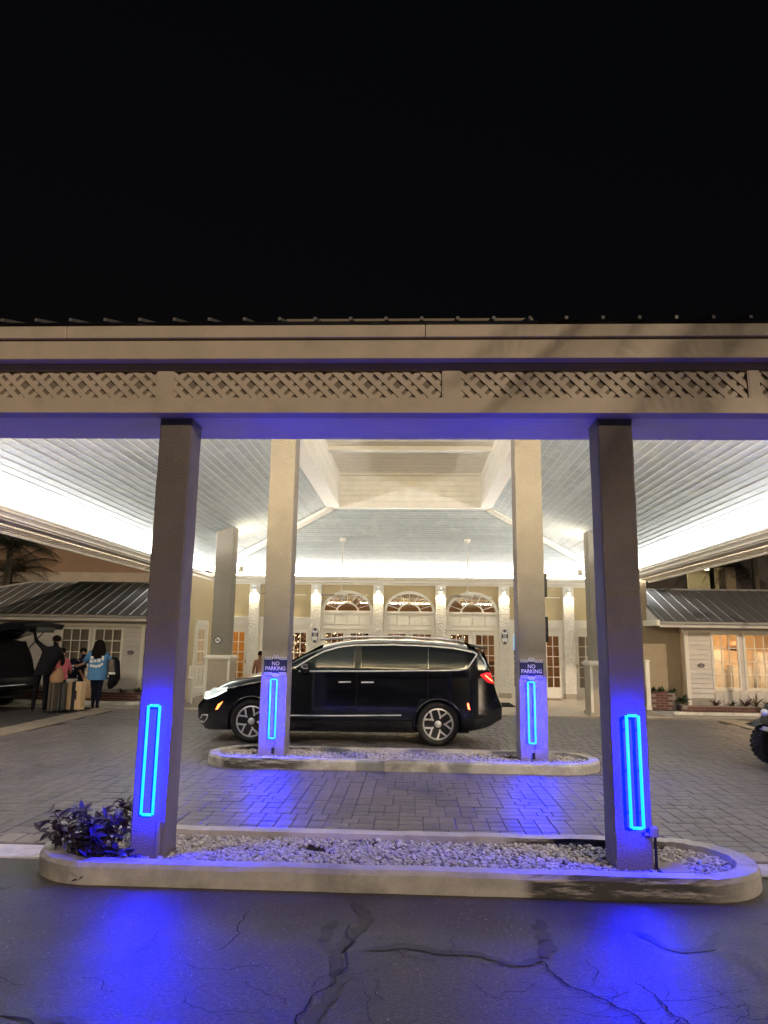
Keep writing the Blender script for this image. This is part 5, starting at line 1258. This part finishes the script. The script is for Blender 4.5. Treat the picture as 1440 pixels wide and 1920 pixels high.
for y in (-.49, .49):
    MB().prism([(-.34, .56)]+[(.37*cos(radians(q)), .30+.37*sin(radians(q))) for q in range(140, 19, -20)]+[(.40, .45), (.36, .45)]+[(.33*cos(radians(q)), .30+.33*sin(radians(q))) for q in range(25, 141, 20)], lambda a, b, d: (a, d, b), y-.14, y+.14).build('front_fender', 'carpaint_suv', gc)
MB().box(.30, 1.9, -.52, .52, .42, .50).build('floor_pan', 'cartrim', gc, bevel=.02)
MB().box(.95, 1.55, -.55, .55, .50, .78).build('seat_base', 'carpaint_suv', gc, bevel=.03); MB().box(.92, 1.42, -.52, .52, .781, .90).build('seat', 'case_cream', gc, bevel=.04); MB().box(1.40, 1.52, -.52, .52, .901, 1.30).build('backrest', 'case_cream', gc, bevel=.04)
MB().box(1.55, 2.25, -.52, .52, .50, .80).build('rear_body', 'carpaint_suv', gc, bevel=.04)
for y in (-.53, .53):
    MB().tube([(.34, y, .95), (.56, y*.98, 1.90)], .016, 8).build('roof_post', 'cartrim', gc); MB().tube([(1.6, y, .8), (1.66, y*.98, 1.90)], .016, 8).build('roof_post', 'cartrim', gc)
MB().box(.42, 1.95, -.60, .60, 1.90, 1.96).build('canopy_roof', 'cartrim', gc, bevel=.02)
MB().tube([(.36, -.25, .98), (.56, -.25, 1.10)], .015, 8).build('steering_column', 'cartrim', gc); MB().lathe([(.17, 0), (.185, .012), (.17, .024), (.155, .012)], (.58, -.25, 1.10), 24, 'x').build('steering_wheel', 'cartrim', gc)
bake_cuts()
# ================================================================== PEOPLE
def person(label, loc, rz, scale, cloth, pose={}, hair='short', extra=None):
    """cloth: material names for torso, sleeve, forearm, leg, shin, foot; local frame: +y is where the person faces"""
    J = {'pelvis': (0, 0, .95, .135), 'spine': (0, 0, 1.12, .125), 'chest': (0, 0, 1.30, .145), 'neck': (0, .0, 1.465, .052), 'jaw': (0, .015, 1.535, .066), 'skull': (0, .01, 1.605, .088), 'crown': (0, -.005, 1.665, .072)}
    for s, q in ((-1, 'l'), (1, 'r')):
        J.update({'hip'+q: (s*.085, 0, .90, .105), 'knee'+q: (s*.095, .015, .50, .062), 'ankle'+q: (s*.10, -.02, .085, .040), 'toe'+q: (s*.11, .13, .035, .034), 'sho'+q: (s*.165, 0, 1.39, .066), 'elb'+q: (s*.215, -.02, 1.12, .045), 'wri'+q: (s*.225, .06, .89, .031), 'palm'+q: (s*.225, .085, .82, .033)})
    for k, v in pose.items(): J[k] = tuple(v)+(J[k][3],) if len(v) == 3 else v
    E_ = [('pelvis', 'spine', 'torso'), ('spine', 'chest', 'torso'), ('chest', 'neck', 'torso'), ('neck', 'jaw', 'skin'), ('jaw', 'skull', 'skin'), ('skull', 'crown', 'skin')]
    for q in 'lr': E_ += [('pelvis', 'hip'+q, 'leg'), ('hip'+q, 'knee'+q, 'leg'), ('knee'+q, 'ankle'+q, 'shin'), ('ankle'+q, 'toe'+q, 'foot'), ('chest', 'sho'+q, 'torso'), ('sho'+q, 'elb'+q, 'sleeve'), ('elb'+q, 'wri'+q, 'forearm'), ('wri'+q, 'palm'+q, 'skin')]
    for q in 'lr':       # fingers root in the palm
        p = Vector(J['palm'+q][:3]); d = (p-Vector(J['wri'+q][:3])).normalized(); sd = d.orthogonal().normalized(); n = d.cross(sd)
        for k, (o, l) in enumerate(((-.030, .062), (-.010, .072), (.010, .068), (.028, .055), (.04, .045))):
            a = p+d*(.02 if k < 4 else -.02)+sd*o; b = a+d*(l*.6 if k < 4 else l*.4)+sd*(0 if k < 4 else l*.5); c = b+d*l*.35+n*l*.35
            J['f%s%d' % (q, k)] = (*a, .0095); J['g%s%d' % (q, k)] = (*b, .0088); J['h%s%d' % (q, k)] = (*c, .0075)
            E_ += [('palm'+q, 'f%s%d' % (q, k), 'skin'), ('f%s%d' % (q, k), 'g%s%d' % (q, k), 'skin'), ('g%s%d' % (q, k), 'h%s%d' % (q, k), 'skin')]
    names = list(J); idx = {n: i for i, n in enumerate(names)}
    me = bpy.data.meshes.new('person'); me.from_pydata([J[n][:3] for n in names], [(idx[a], idx[b]) for a, b, _ in E_], []); ob = bpy.data.objects.new('tmp', me); COL.objects.link(ob)
    md = ob.modifiers.new('skin', 'SKIN'); md.use_smooth_shade = True; md.branch_smoothing = .4
    for i, n in enumerate(names):
        r = J[n][3]; k = 1.0
        me.skin_vertices[0].data[i].radius = (r*(1.18 if n in ('chest', 'spine', 'pelvis') else 1), r*(.82 if n in ('chest', 'spine', 'pelvis') else 1)); me.skin_vertices[0].data[i].use_root = n == 'pelvis'
    sb_ = ob.modifiers.new('sub', 'SUBSURF'); sb_.levels = 1; sb_.render_levels = 1
    dg = bpy.context.evaluated_depsgraph_get(); m2 = bpy.data.meshes.new_from_object(ob.evaluated_get(dg)); bpy.data.objects.remove(ob)
    m2.materials.clear(); order = ['torso', 'sleeve', 'forearm', 'leg', 'shin', 'foot', 'skin']
    for k in order: m2.materials.append(MATS[cloth.get(k, 'skin')])
    segs = [(Vector(J[a][:3]), Vector(J[b][:3]), order.index(c), max(J[a][3], J[b][3])) for a, b, c in E_]
    for p in m2.polygons:
        c = p.center; best = 9; bi = 0
        for a, b, k, r in segs:
            ab = b-a; t = max(0, min(1, (c-a).dot(ab)/max(ab.length_squared, 1e-9))); d = (c-(a+ab*t)).length/r
            if d < best: best = d; bi = k
        if bi == 0 and c.z < J['pelvis'][2]-.02: bi = 3
        p.material_index = bi; p.use_smooth = True
    t = thing('person', label, 'person', loc, rz); t.scale = (scale,)*3
    link('body', m2, t)
    hx, hy, hz = J['skull'][:3]; sk = cloth.get('skin', 'skin')
    MB().blob((hx, hy+.098, hz-.012), (.014, .022, .02), 8, 6).build('nose', sk, t, smooth=True)
    for s in (-1, 1):
        MB().blob((hx+s*.088, hy-.005, hz-.01), (.012, .022, .032), 8, 6).build('ear', sk, t, smooth=True); MB().blob((hx+s*.032, hy+.083, hz+.012), (.012, .008, .007), 8, 5).build('eye', 'dark', t, smooth=True)
    MB().blob((hx, hy+.083, hz-.052), (.024, .008, .006), 8, 5).build('mouth', 'cloth_pink', t, smooth=True)
    if hair == 'short':
        MB().blob((hx, hy-.018, hz+.032), (.094, .100, .078), 16, 10).build('hair', 'hair', t, smooth=True)
    elif hair == 'long':
        vs = MB(); P = [(0, hz+.12), (.08, hz+.095), (.125, hz+.03), (.145, hz-.05), (.165, hz-.15), (.175, hz-.25), (.16, hz-.33), (.11, hz-.40), (0, hz-.44)]
        pts = []; n = 14; rr = random.Random(2)
        for r, z in P:
            for k in range(n):
                a = 2*pi*k/n; fr = 1 if sin(a) < .2 else max(.45, 1-.75*sin(a)) if z < hz+.0 else 1
                pts.append((hx+r*cos(a)*(1+rr.uniform(-.06, .06)), hy-.03+r*.85*sin(a)*fr-(.03 if z < hz-.1 else 0), z))
        fs = [(i*n+k, i*n+(k+1) % n, (i+1)*n+(k+1) % n, (i+1)*n+k) for i in range(len(P)-1) for k in range(n)]
        vs.add(pts, fs); vs.build('hair', 'hair', t, smooth=True)
    return t
def loft(name, m, t, rings, n=18, seed=1):
    rr = random.Random(seed); vs = []
    for (cx, cy, z, rx, ry) in rings:
        for k in range(n):
            a = 2*pi*k/n; j = 1+rr.uniform(-.03, .03)*(1 if z < 1.2 else .3); vs.append((cx+rx*cos(a)*j, cy+ry*sin(a)*j, z))
    fs = [(i*n+k, i*n+(k+1) % n, (i+1)*n+(k+1) % n, (i+1)*n+k) for i in range(len(rings)-1) for k in range(n)]
    return MB().add(vs, fs).build(name, m, t, smooth=True)
# the man lifting the tailgate, seen from behind
man = person('person in black clothes reaching up to the raised tailgate', (-8.42, 16.15, -.008), radians(25), 1.02,
             dict(torso='cloth_black', sleeve='cloth_black', forearm='cloth_black', leg='cloth_black', shin='cloth_black', foot='shoe', skin='skin'),
             dict(spine=(.06, .03, 1.12), chest=(.15, .05, 1.29), neck=(.20, .06, 1.45), jaw=(.215, .075, 1.52), skull=(.22, .07, 1.59), crown=(.22, .055, 1.65), shol=(-.02, .04, 1.40), shor=(.31, .05, 1.36), elbl=(-.20, .12, 1.56), wril=(-.27, .16, 1.80), palml=(-.275, .17, 1.87), elbr=(.40, .10, 1.12), wrir=(.36, .28, 1.00), palmr=(.34, .34, .98), anklel=(-.14, .06, .085), toel=(-.17, .2, .035), kneel=(-.12, .08, .5)))
loft('jacket', 'cloth_black', man, [(.20, .055, 1.455, .07, .065), (.16, .05, 1.40, .19, .12), (.15, .05, 1.28, .215, .15), (.08, .03, 1.10, .195, .15), (.02, .01, .92, .19, .15), (0, 0, .82, .185, .15)])
pink = person('person in a pink shirt half hidden behind the one in black', (-8.24, 16.62, -.008), radians(10), .84,
              dict(torso='cloth_pink', sleeve='cloth_pink', forearm='skin', leg='cloth_navy', shin='cloth_navy', foot='shoe', skin='skin'), dict(elbr=(.25, .02, 1.12), wrir=(.2, .2, .98), palmr=(.18, .26, .96)))
loft('shirt', 'cloth_pink', pink, [(0, 0, 1.45, .065, .06), (0, 0, 1.40, .19, .12), (0, 0, 1.28, .20, .15), (0, 0, 1.05, .185, .15), (0, 0, .85, .20, .16)])
boy = person('child with a dark backpack looking towards the person in blue', (-7.90, 16.98, -.008), radians(-72), .84,
             dict(torso='cloth_navy', sleeve='cloth_navy', forearm='skin_tan', leg='cloth_navy', shin='skin_tan', foot='shoe', skin='skin'), dict(elbr=(.24, -.06, 1.13), wrir=(.22, .06, .93), palmr=(.22, .09, .87)))
t = thing('backpack', 'dark backpack with a pale print on the child', 'backpack', (-8.08, 16.90, .95), radians(-72))
MB().blob((0, 0, 0), (.16, .15, .24), 18, 12).build('main_pouch', 'cloth_navy', t, smooth=True); MB().blob((0, -.12, -.06), (.12, .07, .13), 14, 10).build('front_pocket', 'cloth_navy', t, smooth=True)
for s in (-1, 1): MB().tube([(s*.09, .10, .22), (s*.10, .24, .20), (s*.11, .27, .02), (s*.10, .14, -.18)], .018, 6).build('strap', 'cloth_navy', t)
MB().add([(.155, -.08, .07), (.155, .03, .09), (.158, .03, .05), (.158, -.08, .03)], [(0, 1, 2, 3)]).build('print', 'cloth_white', t); MB().add([(.16, -.07, .0), (.16, .03, .02), (.155, .03, -.03), (.155, -.07, -.05)], [(0, 1, 2, 3)]).build('print', 'cloth_white', t)
wom = person('person in a blue printed shirt with long dark hair, seen from behind', (-7.40, 16.72, .018), radians(8), .94,
             dict(torso='cloth_blue', sleeve='cloth_blue', forearm='skin', leg='cloth_navy', shin='cloth_navy', foot='skin', skin='skin'),
             dict(elbl=(-.31, .06, 1.16), wril=(-.47, .12, 1.08), palml=(-.54, .13, 1.07), elbr=(.27, .02, 1.12), wrir=(.29, .14, .95), palmr=(.29, .2, .93), hipl=(-.085, 0, .90, .125), hipr=(.085, 0, .90, .125), kneel=(-.055, .02, .50, .072), kneer=(.06, .03, .50, .072), anklel=(-.05, -.02, .085, .04), ankler=(.045, .0, .085, .04), toel=(-.09, .10, .03, .034), toer=(.07, .12, .03, .034)), hair='long')
loft('shirt', 'cloth_blue', wom, [(0, 0, 1.455, .07, .065), (0, 0, 1.41, .19, .12), (0, 0, 1.30, .235, .165), (0, 0, 1.12, .235, .175), (0, 0, .95, .24, .185), (-.01, 0, .80, .25, .195), (-.01, 0, .735, .245, .19)])
for s, q in ((-1, [(-.17, 0, 1.40), (-.25, .03, 1.28), (-.33, .06, 1.17)]), (1, [(.17, 0, 1.40), (.24, .01, 1.26), (.28, .02, 1.13)])): MB().tube(q, [.085, .085, .082], 12).build('sleeve', 'cloth_blue', wom, smooth=True)
for k, (x, z, w, h) in enumerate(((-.15, 1.25, .07, .06), (-.155, 1.15, .06, .08), (-.07, 1.17, .07, .05), (.02, 1.17, .08, .08), (.12, 1.21, .05, .11), (-.15, 1.05, .055, .06), (-.085, 1.04, .06, .06), (-.02, 1.035, .06, .06), (.05, 1.05, .06, .06), (.11, 1.09, .05, .06))):
    y = -.178+.9*x*x
    MB().add([(x, y-.012, z), (x+w, -.19+.9*(x+w)**2, z), (x+w, -.19+.9*(x+w)**2+.004, z+h), (x, y-.008, z+h)], [(0, 1, 2, 3)]).build('shirt_print', 'cloth_white', wom)
for s in (-1, 1): MB().box(s*.06-.05, s*.06+.05, -.08, .17, .0, .022).build('sandal', 'shoe', wom, bevel=.01)
t = thing('bundled_jacket', 'dark jacket and bag bundle hanging from the arm of the person in blue', 'jacket', (-7.06, 16.78, .92))
loft('cloth', 'cloth_black', t, [(.0, 0, .30, .06, .08), (.02, 0, .22, .12, .11), (.04, 0, .0, .12, .12), (.05, 0, -.18, .13, .13), (.0, 0, -.32, .11, .11), (-.04, 0, -.42, .04, .05)], 14, 3)
loft('brown_sleeve', 'case_brown', t, [(-.02, -.09, .26, .07, .05), (0, -.12, .10, .08, .05), (.02, -.125, -.03, .08, .05)], 12, 4); loft('white_lining', 'cloth_white', t, [(.02, -.125, -.031, .083, .052), (.03, -.125, -.08, .08, .05)], 12, 5)
tan = person('bare shouldered person in a dark cap standing behind the minivan hood', (-3.98, 18.75, .022), radians(20), .80, dict(torso='skin_tan', sleeve='skin_tan', forearm='skin_tan', leg='cloth_navy', shin='skin_tan', foot='shoe', skin='skin_tan'), {}, 'short')

# ================================================================== LUGGAGE
def suitcase(label, x, y, w, d, h, m, rz=0, band=None, wheels=True):
    t = thing('suitcase', label, 'suitcase', (x, y, -.008 if y < 17.3 and x < -7.2 else .02), rz, group='luggage by the open tailgate')
    MB().box(-w/2, -.004, -d/2, d/2, .05, h).build('shell', m, t, bevel=.035); MB().box(.004, w/2, -d/2, d/2, .05, h).build('shell', m, t, bevel=.035)
    MB().box(-.006, .006, -d/2+.01, d/2-.01, .07, h-.02).build('zip', 'case_black', t)
    if band: MB().box(-.045, .045, -d/2-.006, d/2+.006, .045, h+.006).build('strap', 'case_black', t, bevel=.004); MB().box(.06, .085, -d/2-.03, -d/2-.001, h*.42, h*.72).build('side_handle', 'case_black', t, bevel=.008)
    MB().tube([(-.06, 0, h), (-.06, 0, h+.03), (.06, 0, h+.03), (.06, 0, h)], .009, 6).build('grip', 'case_black', t)
    for sx in (-1, 1):
        for sy in (-1, 1): MB().lathe([(.024, -.014), (.024, .014)], (sx*(w/2-.05), sy*(d/2-.05), .026), 14, 'x').build('caster', 'case_black', t)
suitcase('large black suitcase beside the person in black', -8.30, 16.35, .22, .30, .62, 'case_black')
suitcase('ribbed brown suitcase under the paper bag', -8.09, 16.10, .14, .30, .68, 'case_brown'); suitcase('charcoal suitcase next to the cream one', -7.98, 16.32, .14, .30, .66, 'case_grey')
suitcase('cream suitcase with a black strap round it', -7.74, 16.45, .36, .24, .68, 'case_cream', radians(-6), band=True)
t = thing('paper_bag', 'crumpled brown paper bag resting on the ribbed brown suitcase', 'bag', (-8.06, 16.10, .675))
loft('bag', 'paper', t, [(0, 0, .0, .14, .12), (0, 0, .10, .155, .13), (.02, 0, .20, .12, .10), (.04, 0, .27, .05, .06), (.05, 0, .31, .07, .07)], 14, 8)
t = thing('tote_bag', 'tan tote bag hanging between the child and the person in blue', 'bag', (-7.58, 16.6, .45))
loft('bag', 'canvas', t, [(0, 0, -.16, .09, .07), (0, 0, -.12, .12, .09), (0, 0, .05, .12, .08), (-.01, 0, .20, .09, .05), (-.03, 0, .30, .04, .03)], 14, 9)
for s in (-1, 1): MB().tube([(s*.06, -.03, .25), (s*.03-.04, -.01, .45), (-.08, .02, .52)], .009, 5).build('handle', 'canvas', t)

# ================================================================== PLANTS
def leaf_mesh(name, L, Wd, m, curl=.25, n=4):
    vs = [(0, 0, 0)]; fs = []
    for i in range(1, n):
        f = i/n; w = Wd*sin(pi*f**.8)*.5; z = -curl*L*f*f
        vs += [(-w, L*f, z+.12*w), (0, L*f, z-.15*w), (w, L*f, z+.12*w)]
    vs.append((0, L, -curl*L))
    fs = [(0, 1, 2), (0, 2, 3)]
    for i in range(n-2):
        b = 1+3*i; fs += [(b, b+3, b+4, b+1), (b+1, b+4, b+5, b+2)]
    b = 1+3*(n-2); e = len(vs)-1; fs += [(b, e, b+1), (b+1, e, b+2)]
    me = bpy.data.meshes.new(name); me.from_pydata(vs, [], fs); me.materials.append(MATS[m]); return me
t = thing('trailing_plant', 'bushy dark purple trailing plant at the left end of the near island', 'plant', (-2.44, 5.60, .10))
rp2 = random.Random(5); lm = [leaf_mesh('leaf', .10, .046, 'leaf_dark', c) for c in (.1, .3, .5)]
for k in range(44):
    a = rp2.uniform(0, 2*pi); r0 = rp2.uniform(.0, .16); b = Vector((r0*cos(a)*1.5+.02, r0*sin(a), 0)); rr = rp2.random()
    h = rp2.uniform(.10, .34); d = Vector((cos(a)*1.15, sin(a)*.7, 0))*rp2.uniform(.03, .20); drop = k >= 38
    if drop: h = .05; d = Vector((rp2.uniform(.0, .45), -.20, 0))
    P = []
    for i in range(6):
        f = i/5; z = h*sin(f*pi*.55)/sin(pi*.55) if not drop else .08*sin(f*pi*.9)-.10*f*f
        P.append(b+d*f+Vector((rp2.uniform(-.008, .008), rp2.uniform(-.008, .008), z)))
    MB().tube(P, [.0045]*5+[.003], 5).build('stem', 'leaf_dark', t)
    for i in range(1, 6):
        for s in range(2 if i < 5 else 3):
            o = link('leaf', rp2.choice(lm), t); o.location = P[i]; sc = rp2.uniform(.7, 1.25); o.scale = (sc,)*3; o.rotation_euler = (rp2.uniform(-.2, 1.0), rp2.uniform(-.5, .5), rp2.uniform(0, 6.3))
def rosette(label, x, y, z, R, nl, m, group, seed, up=(.4, 1.1), wid=.05, cat='plant', nm='bromeliad'):
    t = thing(nm, label, cat, (x, y, z), group=group); rr = random.Random(seed); lm = [leaf_mesh('leaf', R, wid, m, c, 5) for c in (.15, .35)]
    MB().tube([(0, 0, -.03), (0, 0, .05)], .02, 6).build('stem', m, t)
    for k in range(nl):
        o = link('leaf', rr.choice(lm), t); o.rotation_euler = (rr.uniform(*up), rr.uniform(-.2, .2), 2*pi*k/nl+rr.uniform(-.3, .3)); s = rr.uniform(.7, 1.15); o.scale = (s,)*3; o.location = (rr.uniform(-.02, .02), rr.uniform(-.02, .02), rr.uniform(0, .03))
gb = 'bromeliads in the bed before the right wing'
for k, (x, y, R, m, lab) in enumerate(((7.95, 19.32, .30, 'leaf_red', 'dark red spiky plant nearest the right brick planter'), (8.35, 19.35, .20, 'leaf_green', 'small green spiky plant second from the right brick planter'), (8.72, 19.35, .30, 'leaf_red', 'dark red spiky plant under the left glowing window'), (9.0, 19.42, .36, 'leaf_brom', 'tall olive bromeliad between the glowing windows'), (9.28, 19.35, .27, 'leaf_green', 'green bromeliad right of the tall olive one'), (9.55, 19.35, .28, 'leaf_red', 'reddish bromeliad under the right glowing window'), (9.9, 19.38, .34, 'leaf_brom', 'olive bromeliad at the right edge of the bed'))):
    rosette(lab, x, y, .12, R, 16, m, gb, 30+k)
for k, (x, y, lab) in enumerate(((6.5, 19.72, 'leftmost leafy plant in the raised brick planter'), (6.72, 19.75, 'second leafy plant in the raised brick planter'), (6.95, 19.7, 'third leafy plant in the raised brick planter'), (7.15, 19.45, 'leafy plant drooping at the right corner of the raised brick planter'))):
    rosette(lab, x, y, .38 if k < 3 else .22, .22, 22, 'leaf_green', 'plants in the raised brick planter', 50+k, (.0, 1.3), .09, nm='leafy_plant')
rosette('small dark plant by the left wing nearest the person in blue', -7.72, 18.95, .22, .22, 16, 'leaf_green', 'small plants before the left wing', 60, (.1, 1.2), .08, nm='leafy_plant'); rosette('small dark plant at the right corner of the left wing', -7.25, 18.95, .22, .22, 16, 'leaf_green', 'small plants before the left wing', 61, (.1, 1.2), .08, nm='leafy_plant')
def palm(label, x, y, h, nf, R, seed, lean=(0, 0)):
    t = thing('palm_tree', label, 'palm tree', (x, y, 0)); rr = random.Random(seed)
    P = [(lean[0]*(i/6)**2, lean[1]*(i/6)**2, h*i/6) for i in range(7)]
    MB().tube(P, [.17-.012*i for i in range(7)], 10).build('trunk', 'trunk', t, smooth=True); top = Vector(P[-1])
    for k in range(nf):
        a = 2*pi*k/nf+rr.uniform(-.2, .2); el = rr.uniform(-.3, 1.1); d = Vector((cos(a), sin(a), 0)); L = R*rr.uniform(.8, 1.1); mb = MB(); Q = []
        for i in range(9):
            f = i/8; Q.append(top+d*(L*f*cos(el*(1-f*.6)))+Vector((0, 0, L*f*sin(el)-.75*L*f*f)))
        mb.tube(Q, [.022*(1-.85*i/8) for i in range(9)], 4)
        for i in range(1, 9):
            for e in range(4):
                f = (i-1+e/4)/8; p = Q[i-1].lerp(Q[i], e/4); tn = (Q[i]-Q[i-1]).normalized(); sd = tn.cross(Vector((0, 0, 1))).normalized(); l = .62*sin(pi*min(1, .12+f*.86))*R/2.2
                for s in (-1, 1):
                    q = p+sd*(s*l*.8)+tn*l*.5-Vector((0, 0, l*.45)); w = tn*.02; mb.add([p-w, p+w, q+w*.2, q-w*.2], [(0, 1, 2, 3)])
        mb.build('frond', 'palm', t, fix=False)
palm('dark palm behind the left wing at the edge of the picture', -14.7, 25.0, 4.9, 15, 2.2, 3); palm('dark palm with a frond before the lit windows, right', 12.3, 25.8, 5.4, 15, 2.0, 4)
palm('tall street palm standing on the road side behind the viewer', 7.2, -2.6, 8.2, 16, 2.4, 8)

# ================================================================== LOT LAMPS
def lot_lamp(label, x, y, h, aim, power):
    t = thing('street_lamp', label, 'street lamp', (x, y, 0))
    MB().lathe([(.16, 0), (.16, .06), (.09, .12), (.06, .5), (.045, h)], (0, 0, 0), 14).build('pole', 'conduit', t, smooth=True)
    MB().tube([(0, 0, h), (aim*.3, 0, h+.12), (aim*.8, 0, h+.14)], .03, 8).build('arm', 'conduit', t)
    MB().box(aim*.8-.22, aim*.8+.22, -.14, .14, h+.08, h+.18).build('head', 'conduit', t, bevel=.02); MB().box(aim*.8-.17, aim*.8+.17, -.10, .10, h+.068, h+.079).build('lens', 'sconce_glow', t)
    ld = bpy.data.lights.new('street_lamp_light', 'SPOT'); ld.energy = power; ld.color = (1, .83, .66); ld.spot_size = radians(160); ld.spot_blend = .6; ld.shadow_soft_size = .12; ld.specular_factor = .25
    lo = bpy.data.objects.new('light', ld); COL.objects.link(lo); lo.parent = t; lo.location = (aim*.8, 0, h+.05)
lot_lamp('lot lamp on a tall pole left of the driveway, outside the picture', -11.6, 11.2, 5.2, .9, 900)
lot_lamp('added unseen lot lamp right of the driveway that brightens the right wing', 12.2, 13.0, 5.2, -.9, 620)  # unseen lamp, added as a pair to the left one to brighten the siding
for o in list(bpy.data.objects):
    if '_w' in o: del o['_w']
